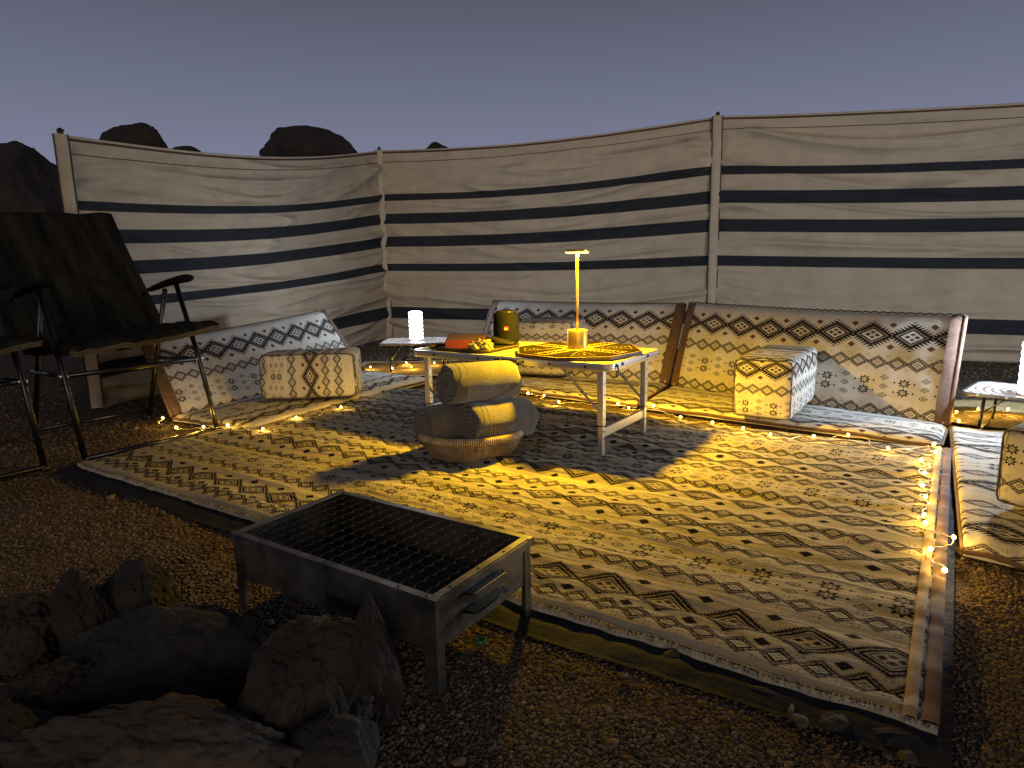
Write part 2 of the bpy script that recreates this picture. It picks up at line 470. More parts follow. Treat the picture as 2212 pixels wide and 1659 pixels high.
# ------------------------------------------------------------------ rocks
M_rock = [mat("rock_grey", (.034, .030, .024), .9, color2=(.012, .010, .008), vscale=5, bump=1.0, bscale=28, bdist=.03),
          mat("rock_brown", (.048, .033, .021), .9, color2=(.014, .010, .007), vscale=6, bump=1.0, bscale=34, bdist=.03),
          mat("rock_red", (.033, .019, .015), .9, color2=(.014, .008, .007), vscale=7, bump=1.0, bscale=22, bdist=.015),
          mat("rock_pale", (.085, .062, .040), .9, color2=(.026, .018, .012), vscale=8, bump=1.0, bscale=25, bdist=.015)]
M_far = mat("far_rock", (.045, .033, .027), .95, color2=(.018, .013, .011), vscale=1.2, bump=1.0, bscale=4, bdist=.15)


def rock(name, loc, size, seed, m, rz=0.0, tilt=(0, 0), sub=6, cuts=9, rough=.13, sharp=1.0, taper=0.0):
    bm = bmesh.new(); bmesh.ops.create_icosphere(bm, subdivisions=sub, radius=1.0)
    r = random.Random(seed)
    planes = []
    for _ in range(cuts):
        n = Vector((r.uniform(-1, 1), r.uniform(-1, 1), r.uniform(-.8, 1))).normalized(); planes.append((n, r.uniform(.62, .88)))
    R = Matrix.Rotation(rz, 3, 'Z') @ Matrix.Rotation(tilt[0], 3, 'X') @ Matrix.Rotation(tilt[1], 3, 'Y')
    for v in bm.verts:
        p = v.co.copy()
        q = p + Vector((seed * 3.1, seed * 1.7, 0))
        p *= 1 + .22 * noise.noise(q * .9)
        for n, d in planes:
            k = p.dot(n) - d
            if k > 0: p -= n * k * .88 * sharp
        p += v.co * (rough * noise.fractal(q * 2.3, 1.0, 2.0, 5) + rough * .8 * abs(noise.noise(q * 4.5)) - rough * .5 * abs(noise.noise(q * 10)) )
        if taper: t = 1 - taper * max(0, p.z); p.x *= t; p.y *= t
        v.co = R @ Vector((p.x * size[0], p.y * size[1], p.z * size[2]))
    me = bpy.data.meshes.new(name); bm.to_mesh(me); bm.free(); me.shade_smooth(); me.materials.append(m)
    o = bpy.data.objects.new(name, me); COL.objects.link(o); o.location = loc
    return o


FR = "rocks ringed round the fire pit"


def frock(px, py, size, seed, m, label, zc=None, rz=0.0, tilt=(0, 0), **k):
    p = gp(px, py, 0.0)
    o = rock("rock", (p.x, p.y, (zc if zc is not None else size[2] * .7)), size, seed, M_rock[m], rz, tilt, **k)
    tag(o, label, "rock", FR); return o


frock(312, 1345, (.088, .08, .105), 3, 0, "round cracked grey boulder standing at the back of the fire ring", zc=.065, rough=.10)
frock(190, 1385, (.072, .07, .115), 5, 2, "tall dark rock touching the left side of the round cracked boulder", zc=.06, rz=.3)
frock(40, 1410, (.13, .10, .085), 8, 1, "dark brown rock at the left edge behind the fire ring", zc=.04, rz=.4)
frock(420, 1345, (.05, .035, .018), 12, 3, "small flat sandy stone between round boulder and grill", zc=.008)
frock(385, 1460, (.255, .14, .105), 14, 0, "large flat grey slab lying in the middle of the fire ring", zc=.045, rz=-.15, tilt=(.05, .05), cuts=7, rough=.10)
frock(665, 1580, (.128, .12, .150), 21, 1, "big rounded brown boulder in front of the grill", zc=.075, rz=.5, rough=.10)
frock(808, 1545, (.056, .05, .165), 26, 2, "pointed reddish stone standing upright against the grill", zc=.10, rz=.2, taper=.5)
frock(850, 1512, (.022, .02, .045), 27, 3, "thin pale shard leaning beside the pointed reddish stone", zc=.03)
frock(340, 1720, (.255, .10, .075), 31, 3, "long pale slab at the bottom front of the fire ring", zc=.085, rz=-.05, tilt=(.0, .05), cuts=8, rough=.14)
frock(735, 1690, (.085, .09, .085), 35, 0, "pale pitted rock at the bottom right of the fire ring", zc=.05, rz=.9, rough=.06)
frock(105, 1530, (.14, .075, .07), 38, 1, "narrow rock half buried at the left inside of the fire ring", zc=.03, rz=.35, tilt=(0, -.15))
frock(20, 1640, (.12, .10, .06), 41, 0, "low dark rock in the bottom left corner", zc=.03)

SG = "stray stones on the gravel"
for k, (px, py, s_, sd, lb) in enumerate([
    (1452, 1420, .020, 50, "pale flat stone beside the middle of the tarp edge"),
    (1345, 1465, .013, 51, "small sandy stone left of the pale flat stone at the tarp"),
    (1725, 1560, .017, 53, "angular stone near the tarp toward the bottom right"),
    (1800, 1568, .024, 54, "larger flat brown stone by the front corner of the carpet"),
    (1960, 1640, .016, 55, "small round stone closest to the bottom right carpet corner"),
    (1125, 1392, .012, 56, "single stone behind the right rear leg of the grill")]):
    p = gp(px, py); o = rock("stone", (p.x, p.y, s_ * .3), (s_ * 1.2, s_, s_ * .55), sd, M_rock[3 if k % 2 == 0 else 1], rz=k, sub=3); tag(o, lb, "stone", SG)
for px, py, L_, a_, lb in ((1655, 1502, .075, .55, "dry stick lying on the gravel beside the tarp"), (1710, 1545, .05, -1.1, "short pale twig below the dry stick"), (1925, 1590, .06, .2, "thin twig near the front corner of the carpet")):
    p = gp(px, py); t = MB(); d = Vector((cos(-a_), sin(-a_), 0))
    t.tube([p - d * L_ / 2 + Vector((0, 0, .006)), p + Vector((0, .003, .009)), p + d * L_ / 2 + Vector((0, 0, .005))], [.0055, .006, .004], 7)
    tag(t.build("twig", M_rock[3], smooth=True), lb, "twig")

# boulders and rocky rise beyond the fence
HILL = MB()


def hill_z(x, y):
    d = sqrt((x + 2) ** 2 + (y - 36) ** 2 * 1.4)
    return max(0, 5.9 * math.exp(-(max(0, y - 46) / 16) ** 2) * (1 / (1 + math.exp(-(y - 24) * .45))) * math.exp(-((x + 10) / 26) ** 2) * (1 + .12 * fbm(x * .3, y * .3))) - .1


HILL.grid(90, 60, lambda u, v: (-60 + u * 100, 14 + v * 70, hill_z(-60 + u * 100, 14 + v * 70)))
h = HILL.build("rocky_hill", M_far, smooth=True); tag(h, "low rocky rise hidden behind the canvas windbreak", "hill", kind='structure')


def far_rock(px, top, width_px, D, seed, label, aspect=.7, sink=.5, cuts=7, taper=0.0, name="boulder"):
    a = (px - CXP) / F; b_ = (top - CYP) / F
    d = a * right + b_ * down + fw; t = D / d.y; P = Vector((0, 0, CH)) + d * t
    sx = width_px / F * D / 2 * 1.1; sz = sx * aspect
    o = rock(name, (P.x, P.y, P.z - sz * .86), (sx, sx * .9, sz), seed, M_far, sub=5, cuts=cuts, rough=.055, taper=taper)
    tag(o, label, "boulder", "boulders on the skyline behind the windbreak"); return o


far_rock(292, 268, 128, 26, 61, "rounded dark boulder rising behind the left canvas panel", .85)
far_rock(655, 281, 215, 30, 64, "wide jagged boulder on the skyline left of the second fence pole", .58, cuts=12)
far_rock(405, 318, 66, 30, 66, "small low rocks just showing above the left canvas panel", .5)
far_rock(948, 311, 62, 32, 68, "small boulder tip peeking over the middle canvas panel", .8)
far_rock(30, 318, 300, 12, 72, "huge dark rock mass standing left of the first fence pole", 1.35, cuts=9)


# ------------------------------------------------------------------ canvas windbreak
def canvas_material():
    m = bpy.data.materials.new("striped_canvas"); m.use_nodes = True; nt = m.node_tree; b = nt.nodes['Principled BSDF']
    b.inputs['Roughness'].default_value = .9; b.inputs['Specular IOR Level'].default_value = .15
    uv = nt.nodes.new("ShaderNodeUVMap"); uv.uv_map = "UVMap"; sp = nt.nodes.new("ShaderNodeSeparateXYZ"); nt.links.new(uv.outputs[0], sp.inputs[0])
    r = nt.nodes.new("ShaderNodeValToRGB"); r.color_ramp.interpolation = 'CONSTANT'
    cream = (.455, .372, .265, 1); blk = (.028, .029, .034, 1); br = (.10, .055, .04, 1)
    segs = [(0, br), (.008, cream), (.052, br), (.058, cream), (.222, blk), (.256, cream), (.322, blk), (.377, cream), (.442, blk), (.498, cream),
            (.588, blk), (.626, cream), (.822, blk), (.885, cream)]
    r.color_ramp.elements[0].position = 0; r.color_ramp.elements[0].color = segs[0][1]
    r.color_ramp.elements[1].position = segs[1][0]; r.color_ramp.elements[1].color = segs[1][1]
    for p, c in segs[2:]: e = r.color_ramp.elements.new(p); e.color = c
    nt.links.new(sp.outputs[1], r.inputs[0])
    n = nt.nodes.new("ShaderNodeTexNoise"); n.inputs['Scale'].default_value = 5; n.inputs['Detail'].default_value = 9; n.inputs['Roughness'].default_value = .65
    tcn = nt.nodes.new("ShaderNodeTexCoord"); nt.links.new(tcn.outputs['Object'], n.inputs['Vector'])
    mr = nt.nodes.new("ShaderNodeMapRange"); mr.inputs[1].default_value = .3; mr.inputs[2].default_value = .7; mr.inputs[3].default_value = .86; mr.inputs[4].default_value = 1.08
    nt.links.new(n.outputs[0], mr.inputs[0])
    s = nt.nodes.new("ShaderNodeVectorMath"); s.operation = 'SCALE'; nt.links.new(r.outputs[0], s.inputs[0]); nt.links.new(mr.outputs[0], s.inputs['Scale'])
    nt.links.new(s.outputs[0], b.inputs['Base Color'])
    mp = nt.nodes.new("ShaderNodeMapping"); mp.inputs['Scale'].default_value = (3, 3, 9); nt.links.new(tcn.outputs['Object'], mp.inputs[0])
    n2 = nt.nodes.new("ShaderNodeTexNoise"); n2.inputs['Scale'].default_value = 1.6; n2.inputs['Detail'].default_value = 7; nt.links.new(mp.outputs[0], n2.inputs['Vector'])
    bp = nt.nodes.new("ShaderNodeBump"); bp.inputs['Strength'].default_value = .55; bp.inputs['Distance'].default_value = .03
    nt.links.new(n2.outputs[0], bp.inputs['Height']); nt.links.new(bp.outputs[0], b.inputs['Normal'])
    return m


M_fray = mat("edge_stitching", (.05, .035, .03), .9)
M_canvas = canvas_material()
M_sleeve = mat("pole_sleeve_canvas", (.455, .372, .265), .9, var=.1, vscale=9, bump=.3, bscale=60)
POLES = [((-2.75, 4.328), 1.71), ((-1.517, 8.286), 2.22), ((1.985, 6.604), 2.19), ((5.80, 4.40), 1.96)]
fence = empty("canvas_windbreak", (-2.75, 4.328, 0), 0, "long cream canvas windbreak with black stripes standing behind the floor seats", "windbreak")
FO = Vector(fence.location)
for k in range(3):
    (ax, ay), ha = POLES[k]; (bx, by), hb = POLES[k + 1]
    A = Vector((ax, ay, 0)); B = Vector((bx, by, 0)); T = (B - A).normalized(); Nn = Vector((T.y, -T.x, 0))  # toward the camera side
    if Nn.dot(-A) < 0: Nn = -Nn
    LL = (B - A).length

    def f(u, v, A=A, B=B, ha=ha, hb=hb, Nn=Nn, k=k, LL=LL):
        env = sin(pi * u) ** .6 if 0 < u < 1 else 0
        hgt = ha + (hb - ha) * u - (.10, .07, .055)[k] * sin(pi * u)
        zt = hgt * (1 - v) - .01
        base = A.lerp(B, u)
        # taut swooping folds that run from pole to pole and sag between them
        sag = v - .11 * sin(pi * u) * (1 - .6 * v) + .02 * nz(u * 3, k)

        def ridge(a, b_, c):
            q_ = 1 - abs(2.1 * nz(a, b_, c)); return max(0, q_) ** 3
        w = .0
        w += .10 * env * nz(u * 1.3 + k * 7, sag * 4.5, k)
        w += .105 * (env * .6 + .4) * ridge(u * 1.5 + k * 5, sag * 5.5, 3 + k) * (.35 + .65 * abs(u - .5) * 2)
        w += .050 * env * ridge(u * 2.2 + k * 3, sag * 12, 5 + k)
        ed = math.exp(-u * 9) + math.exp(-(1 - u) * 9)
        w += .075 * ed * min(1, u * 25) * min(1, (1 - u) * 25) * nz(u * 3, v * 26 + (u if u < .5 else 1 - u) * 24 * (.5 - v), 9 + k)
        w += .013 * env * nz(u * 8, v * 34, 13 + k)
        w -= .10 * env * sin(pi * min(1, v * 1.05)) * .5
        edge = min(1, v * 14)
        p = base + Nn * (w * (.25 + .75 * edge)) - FO
        return (p.x, p.y, zt)
    kk = k

    def cuv(u, v, kk=kk):
        b_ = (0, u, 1)[kk]; g_ = min(1, v / .12) * max(0, min(1, (.66 - v) / .18))
        return (u, v + .023 * b_ * g_)
    mb = MB(); mb.grid(160, 170, f, cuv)
    mb.build("canvas_panel", M_canvas, fence, smooth=True)
    # rolled hem along the top
    hp = [Vector(f(i / 60, 0)) + Vector((0, 0, .004)) for i in range(61)]
    MB().tube(hp, .009, 6).build("top_hem", M_sleeve, fence, smooth=True)
for k, ((x, y), h) in enumerate(POLES):
    o_ = Vector((x, y, 0)) - FO
    vd = Vector((-x, -y, 0)).normalized(); tg = Vector((vd.y, -vd.x, 0)); rz = atan2(tg.y, tg.x)
    lean = Vector((-.015, 0, 0)) if k == 0 else Vector((0, 0, 0))
    W_ = .088 if k else .075
    sl = MB()
    n = 14

    def sf(u, v, o_=o_, tg=tg, vd=vd, h=h, W_=W_, k=k):
        an = pi * u; z = h * (1 - v) + .0
        c = o_ + tg * (-cos(an) * W_ / 2) + vd * (.034 + sin(an) * .026) + tg * .006 * nz(z * 3, k, 1) + vd * .004 * nz(z * 6, k, 4)
        return (c.x, c.y, z)
    sl.grid(12, 40, sf); sleeve = sl.build("pole_sleeve", M_sleeve, fence, smooth=True)
    for sgn in (0.06, .94):
        pts = [Vector(sf(sgn, i / 20)) + vd * .002 for i in range(21)]
        MB().tube(pts, .0062, 6).build("sleeve_piping", M_fray, sleeve)
    pole = MB().tube([o_ + Vector((0, 0, 0)), o_ + Vector((0, 0, h + .035))], .017, 10).build("pole", M_dark, fence, smooth=True)
    MB().lathe([(.019, 0), (.020, .008), (.014, .018), (.006, .024)], 12, c=(o_.x, o_.y, h + .02)).build("pole_cap", M_black, pole, smooth=True)
    kn = MB()
    for j in range(3):
        a = rnd.uniform(0, 6); kn.tube([o_ + vd * .03 + Vector((.02 * cos(a + t), .01, h - .01 + .02 * t * (1 if j else -.6))) for t in (0, .7, 1.4, 2)], .005, 5)
    kn.build("tie_cord", M_brown, fence)

# ------------------------------------------------------------------ groundsheet and carpet
GT = MB()
tp = empty("groundsheet", (0, 0, 0), 0, "dark plastic groundsheet showing along the front of the carpet", "groundsheet")


def tarp_f(u, v):
    uu = -.022 + u * (RL + .08); vv = -.085 + v * (RW + .12)
    if v < .06: vv += .03 * nz(u * 6, 3) - .035 * u * 0
    p = rug_xy(uu, vv)
    z = .003 + .009 * abs(nz(u * 14, v * 9)) + (.010 * abs(nz(u * 30, 4)) if v < .08 else 0)
    if v < .012: z = -.004
    return (p.x, p.y, z)


GT.grid(220, 120, tarp_f); GT.build("sheet", M_tarp, tp, smooth=True)

rug = empty("patterned_carpet", (0, 0, 0), 0, "large cream woven carpet with dark diamond rows spread under the table", "carpet")
RG = MB()


def rug_f(u, v):
    uu = u * RL; vv = v * RW
    p = rug_xy(uu, vv)
    wv = nz(uu * 1.0 + .8 * nz(uu * 1.3, vv * 2), vv * 8.0, 2) * .016 + nz(uu * 2.4, vv * 19, 7) * .0095 + nz(uu * 7, vv * 16, 3) * .004
    e = min(1, min(u, 1 - u) * 25, min(v, 1 - v) * 25)
    if v < .03: p = p + RN * (.012 * nz(uu * 5, 1) + .006 * nz(uu * 18, 2))
    if u > .97: p = p - RE * (.02 * nz(vv * 4, 8))
    z = .029 + wv * (.4 + .6 * e)
    if e < .25: z -= .006
    return (p.x, p.y, z)


RG.grid(300, 330, rug_f, uvf=lambda u, v: (u * RL, v * RW))
RG.build("carpet_pile", M_rug, rug, smooth=True)
# thickness under the edge
ED = MB()
ring = [rug_f(i / 150, 0) for i in range(151)]
ED.add([(x, y, z + .001) for x, y, z in ring] + [(x, y, .006) for x, y, z in ring], [(i, i + 1, 152 + i, 151 + i) for i in range(150)])
ring = [rug_f(0, i / 100) for i in range(101)]
ED.add([(x, y, z) for x, y, z in ring] + [(x, y, .006) for x, y, z in ring], [(i, i + 1, 102 + i, 101 + i) for i in range(100)])
ring = [rug_f(1, i / 100) for i in range(101)]
ED.add([(x, y, z) for x, y, z in ring] + [(x, y, .006) for x, y, z in ring], [(i, i + 1, 102 + i, 101 + i) for i in range(100)])
M_creamedge = mat("carpet_edge", (.42, .36, .27), .95, var=.2, vscale=60, bump=.5)
ED.build("carpet_edge", M_creamedge, rug)
# frayed stitches along the front edge
FRG = MB()
for i in range(1100):
    u = rnd.random(); x, y, z = rug_f(u, 0); L_ = rnd.uniform(.006, .016)
    d = -RN * L_ + RE * rnd.uniform(-.007, .007); wv = RE * .0016
    p = Vector((x, y)) + RN * .006
    FRG.add([(p.x - wv.x, p.y - wv.y, z + .003), (p.x + wv.x, p.y + wv.y, z + .003), (p.x + d.x, p.y + d.y, z - rnd.uniform(.0, .010))], [(0, 1, 2)])
M_fray = mat("edge_stitching", (.05, .035, .03), .9)
fr_ = FRG.build("edge_fringe", M_fray, rug); fr_['kind'] = 'stuff'
# brown and ochre binding strips at the right end
for k, (u0, u1, m_) in enumerate(((-.002, .030, M_brown), (.034, .058, mat("ochre_binding", (.33, .24, .13), .9, var=.2, vscale=40, bump=.4)))):
    bn = MB(); bn.grid(3, 200, lambda u, v, u0=u0, u1=u1: (lambda q, r: (q.x, q.y, r[2] + .0035 + .004 * sin(pi * u)))(rug_xy(u0 + (u1 - u0) * u, v * RW), rug_f(min(1, max(0, (u0 + (u1 - u0) * u) / RL)), v)))
    bn.build("binding", m_, rug, smooth=True)


# ------------------------------------------------------------------ floor seats
def quad_mat(corners, th, nu=80, nv=40, seed=0, uvo=(0, 0), sag=0.008):
    """padded mat on four ground corners (front-left, front-right, back-right, back-left)"""
    P = [Vector(c) for c in corners]

    def f(u, v):
        p = (P[0] * (1 - u) + P[1] * u) * (1 - v) + (P[3] * (1 - u) + P[2] * u) * v
        e = min(u * 22, (1 - u) * 22, v * 9, (1 - v) * 9, 1.0); prof = sqrt(max(0, 1 - (1 - e) ** 2))
        z = .012 + th * (.35 + .65 * prof) + sag * nz(u * 3 + seed, v * 3, seed) + sag * .6 * nz(u * 6, v * 14, seed + 3)
        return (p.x, p.y, z)
    Lu = (P[1] - P[0]).length; Lv = (P[3] - P[0]).length
    mb = MB(); mb.grid(nu, nv, f, uvf=lambda u, v: (uvo[0] + u * Lu, uvo[1] + v * Lv))
    # skirt
    loop = [(i / nu, 0) for i in range(nu)] + [(1, j / nv) for j in range(nv)] + [(1 - i / nu, 1) for i in range(nu)] + [(0, 1 - j / nv) for j in range(nv)]
    top = [f(*q) for q in loop]; n = len(top)
    mb.add(top + [(x, y, .004) for x, y, z in top], [(i, n + i, n + (i + 1) % n, (i + 1) % n) for i in range(n)], [(0, 0)] * (2 * n))
    return mb, f


SEATS = "cushioned floor seats around the carpet"


def seat(name, corners, th, label, seed, uvo, back=None, back_label=None):
    root = empty(name, corners[0], 0, label, "floor seat", SEATS)
    O = Vector(corners[0]); O.z = 0; root.location = O
    mb, f = quad_mat([Vector(c) for c in corners], th, seed=seed, uvo=uvo)
    mb.v = [(x - O.x, y - O.y, z) for x, y, z in mb.v]
    mb.build("seat_pad", M_cush, root, smooth=True)
    for (q0, q1) in (((0, 0), (1, 0)), ((1, 0), (1, 1)), ((0, 0), (0, 1))):
        pts = []
        for i in range(41):
            t = i / 40; x, y, z = f(q0[0] + (q1[0] - q0[0]) * t, q0[1] + (q1[1] - q0[1]) * t)
            pts.append((x - O.x, y - O.y, z - .004 + .003 * nz(t * 9, seed)))
        MB().tube(pts, .0085, 8).build("piping", M_brown, root, smooth=True)
    if back:
        bl, br_, tl, tr, thb = [Vector(q) if not isinstance(q, float) else q for q in back]
        nn = (br_ - bl).cross(tl - bl).normalized()
        if nn.dot(Vector((0, 0, .5)) - (bl)) < 0 and nn.y > 0: nn = -nn
        if nn.y > 0: nn = -nn
        H_ = ((tl - bl).length + (tr - br_).length) / 2; L_ = (br_ - bl).length

        def bf(u, v):  # v from top
            p = (tl * (1 - u) + tr * u) * (1 - v) + (bl * (1 - u) + br_ * u) * v
            e = min(u * 18, (1 - u) * 18, v * 8, (1 - v) * 6, 1.0); prof = sqrt(max(0, 1 - (1 - e) ** 2))
            p = p + nn * (thb * .5 * prof + (.016 * nz(u * 4, v * 3, seed + 9) + .007 * nz(u * 13, v * 5, seed + 4)) * e) - Vector((0, 0, .010 * sin(pi * u)))
            return tuple(p - O)

        def bb(u, v):
            p = (tl * (1 - u) + tr * u) * (1 - v) + (bl * (1 - u) + br_ * u) * v
            e = min(u * 18, (1 - u) * 18, v * 8, (1 - v) * 6, 1.0); prof = sqrt(max(0, 1 - (1 - e) ** 2))
            p = p - nn * (thb * .5 * prof) - Vector((0, 0, .010 * sin(pi * u)))
            return tuple(p - O)
        b_ = MB(); b_.grid(80, 36, bf, uvf=lambda u, v: (u * L_ + seed * .07, v * H_), flip=True)
        b_.build("backrest", M_cush, root, smooth=True)
        c_ = MB(); c_.grid(30, 12, bb); c_.build("backrest_rear", mat("backrest_lining", (.16, .10, .07), .9), root, smooth=True)
        for u in (0, 1):
            st = MB(); w_ = .058 / L_
            st.grid(2, 30, lambda a, v, u=u, w_=w_: tuple(Vector(bf(min(1, max(0, (u - w_ * a * (1 if u else -1)))), v)) + nn * .0045 + (Vector((0, 0, 0)))))
            st.build("side_strap", M_brown, root, smooth=True)
            MB().tube([Vector(bf(u, i / 20)) + nn * .000 for i in range(21)], .012, 7).build("piping", M_brown, root, smooth=True)
        # scalloped stitching on the top edge
        pts = []; NS = int(L_ / .045)
        for i in range(NS * 5 + 1):
            u = i / (NS * 5); x, y, z = bf(u, 0); pts.append((x, y, z + .003 + .006 * abs(sin(pi * u * NS))))
        MB().tube(pts, .0045, 5).build("scalloped_edge", M_fray, root, smooth=True)
    return root


def V3(p, z): return Vector((p[0], p[1], z))


# right and middle seats
J_back = Vector((1.10, 4.50, 0)); J_front = gp(1383, 884); J_front = Vector((J_front.x, J_front.y, 0))
FRr = gp(2032, 972); FRr.z = 0
BRr = gp(2047, 921, .02); BRr.z = 0
tR = lambda px, py, D: None


def lift(b, px, py):
    """top corner of a backrest: along the photographed line, tilted back a little from the bottom corner"""
    a = (px - CXP) / F; b_ = (py - CYP) / F
    d = a * right + b_ * down + fw; t = (b.y * 1.0) / d.y
    return Vector((0, 0, CH)) + d * t


bR_l = gp(1452, 833, .03); bR_r = gp(2047, 921, .03)


def back_top(b, px, py, back=1.045):
    a = (px - CXP) / F; b_ = (py - CYP) / F
    d = a * right + b_ * down + fw; t = (b.y * back) / d.y
    return Vector((0, 0, CH)) + d * t


seat("floor_seat", [J_front, FRr, BRr, Vector((bR_l.x, bR_l.y, 0))], .032,
     "right one of the two seats along the windbreak, reaching the corner with the white lamp", 1, (0, .05),
     back=(bR_l, bR_r, back_top(bR_l, 1491, 655), back_top(bR_r, 2086, 683, 1.05), .05))
bM_l = gp(1018, 800, .03); bM_r = gp(1442, 829, .03)
ML_front = gp(1120, 850); ML_front.z = 0
seat("floor_seat", [ML_front, Vector((J_front.x - .02, J_front.y + .02, 0)), Vector((bM_r.x, bM_r.y, 0)), Vector((bM_l.x, bM_l.y, 0))], .032,
     "seat directly behind the metal table, its backrest behind the brass lamp", 2, (.1, .05),
     back=(bM_l, bM_r, back_top(bM_l, 1066, 650), back_top(bM_r, 1480, 657), .05))
# left seat
bL_l = gp(372, 900, .03); bL_r = gp(786, 800, .03)
fl1 = gp(548, 935); fl2 = gp(930, 826)
seat("floor_seat", [Vector((fl1.x, fl1.y, 0)), Vector((fl2.x, fl2.y, 0)), Vector((bL_r.x, bL_r.y, 0)), Vector((bL_l.x, bL_l.y, 0))], .032,
     "left seat behind the folding chair, facing the towels", 3, (.05, .0),
     back=(bL_l, bL_r, back_top(bL_l, 306, 742, 1.03), back_top(bL_r, 700, 671, 1.03), .05))
# far right pad
q = [gp(2080, 1203), gp(2330, 1262), gp(2330, 960), gp(2052, 930)]
q = [Vector((a.x, a.y, 0)) for a in q]
seat("floor_seat", q, .03, "seat pad at the right edge of the picture with a row of diamonds", 4, (.0, .55))


# armrest blocks
def block(px, py, size, rz, label, seed, swap=False, z0=.062, uvo=(0, 0), lean=0.0):
    sx, sy, sz = size; n = 14; r = .035
    mb = MB()

    def corner(p):
        q = Vector((max(-sx / 2 + r, min(sx / 2 - r, p.x)), max(-sy / 2 + r, min(sy / 2 - r, p.y)), max(-sz / 2 + r, min(sz / 2 - r, p.z))))
        d = p - q
        if d.length > 1e-6: p = q + d.normalized() * min(r, d.length)
        s = 1 + .06 * nz(p.x * 7 + seed, p.y * 7, p.z * 7) + .02 * nz(p.x * 22, p.y * 22, p.z * 22 + seed)
        bul = .012 * cos(pi * p.x / sx) * cos(pi * p.z / sz)
        return Vector((p.x * s + lean * (p.z + sz / 2), p.y * s + (bul if p.y > 0 else -bul), p.z * (1 + .05 * nz(p.x * 4, p.y * 4, seed))))
    for ax, sg in ((0, 1), (0, -1), (1, 1), (1, -1), (2, 1), (2, -1)):
        def f(u, v, ax=ax, sg=sg):
            a, b_ = u - .5, v - .5
            if ax == 0: p = Vector((sg * sx / 2, a * sy * sg, b_ * sz))
            elif ax == 1: p = Vector((-a * sx * sg, sg * sy / 2, b_ * sz))
            else: p = Vector((a * sx, b_ * sy * sg, sg * sz / 2))
            return corner(p)

        def uvf(u, v, ax=ax):
            if ax == 0: uu, vv = u * sy, (1 - v) * sz
            elif ax == 1: uu, vv = u * sx, (1 - v) * sz
            else: uu, vv = u * sx, v * sy
            if swap: uu, vv = vv, uu
            return (uu * 1.4 + uvo[0], vv * 1.4 + uvo[1])
        mb.grid(n, n, f, uvf)
    p = gp(px, py, z0)
    root = empty("armrest_cushion", (p.x, p.y, z0), rz, label, "cushion", "box cushions used as armrests")
    b = mb.build("cushion_cover", M_cush, root, smooth=True); b.location = (0, sy / 2, sz / 2)
    # seam piping round the front face
    pts = []
    for i in range(48):
        a = 2 * pi * i / 48; x = max(-1, min(1, 1.35 * cos(a))) * (sx / 2 - .008); z = max(-1, min(1, 1.35 * sin(a))) * (sz / 2 - .008)
        pts.append((x + lean * (z + sz / 2), -sy / 2 + .006 + sy / 2, z + sz / 2))
    MB().tube(pts, .0035, 5, closed=True).build("seam", M_fray, root, smooth=True)
    return root


block(1642, 905, (.30, .66, .31), -.60, "box cushion standing on the right-hand seat with diamonds on its lit end", 1, uvo=(.0, .07))
block(668, 862, (.60, .28, .29), .05, "box cushion with a crumpled corner resting on the left seat", 2, swap=True, uvo=(.1, .27))
block(1160, 812, (.44, .38, .40), -.35, "box cushion slumped behind the speaker on the middle seat", 3, uvo=(.1, .4), lean=.15)
block(2246, 1110, (.26, .34, .26), -.95, "box cushion cut off by the right edge of the picture", 4, uvo=(.05, .3))

# ------------------------------------------------------------------ folding table
TA = -.6; TZ = .447; TL, TW = 1.14, .575
tc0 = Vector((.417, 2.79, 0))  # front right corner on plan
table = empty("folding_table", tc0, TA, "silver folding camp table holding the brass lamp and the game board", "table")
# local: x to the left is negative, y away from camera
rimh = .034; cr_ = .045


def rrect(x0, y0, x1, y1, r, n=6):
    pts = []
    for cx, cy, a0 in ((x1 - r, y0 + r, -pi / 2), (x1 - r, y1 - r, 0), (x0 + r, y1 - r, pi / 2), (x0 + r, y0 + r, pi)):
        for i in range(n + 1): a = a0 + pi / 2 * i / n; pts.append((cx + r * cos(a), cy + r * sin(a)))
    return pts


MB().prism(rrect(-TL + .006, .006, -.006, TW - .006, cr_ - .005), TZ - .018, TZ - .003).build("tabletop", M_tab, table)
outer = rrect(-TL, 0, 0, TW, cr_, 8); inner = rrect(-TL + .010, .010, -.010, TW - .010, cr_ - .009, 8)
fr = MB(); n = len(outer)
prof = [(outer, TZ - rimh, 0), (outer, TZ - rimh + .004, 1.002), (outer, TZ - .022, 1.002), (outer, TZ - .0205, .9985), (outer, TZ - .013, .9985), (outer, TZ - .0115, 1.002), (outer, TZ - .002, 1.002), (outer, TZ, .998), (inner, TZ + .0, 1), (inner, TZ - .005, 1)]
rings = []
cxm, cym = -TL / 2, TW / 2
for poly, z, s in prof:
    s = s or .999
    rings.append([(cxm + (x - cxm) * s, cym + (y - cym) * s, z) for x, y in poly])
inn2 = [(x, y, TZ - rimh) for x, y in rrect(-TL + .014, .014, -.014, TW - .014, cr_ - .012, 8)]
allr = [inn2] + rings
vs = [p for r in allr for p in r]
fs = [(i * n + k, i * n + (k + 1) % n, (i + 1) * n + (k + 1) % n, (i + 1) * n + k) for i in range(len(allr) - 1) for k in range(n)]
fr.add(vs, fs); fr.build("edge_frame", M_alu, table, smooth=True, angle=30)
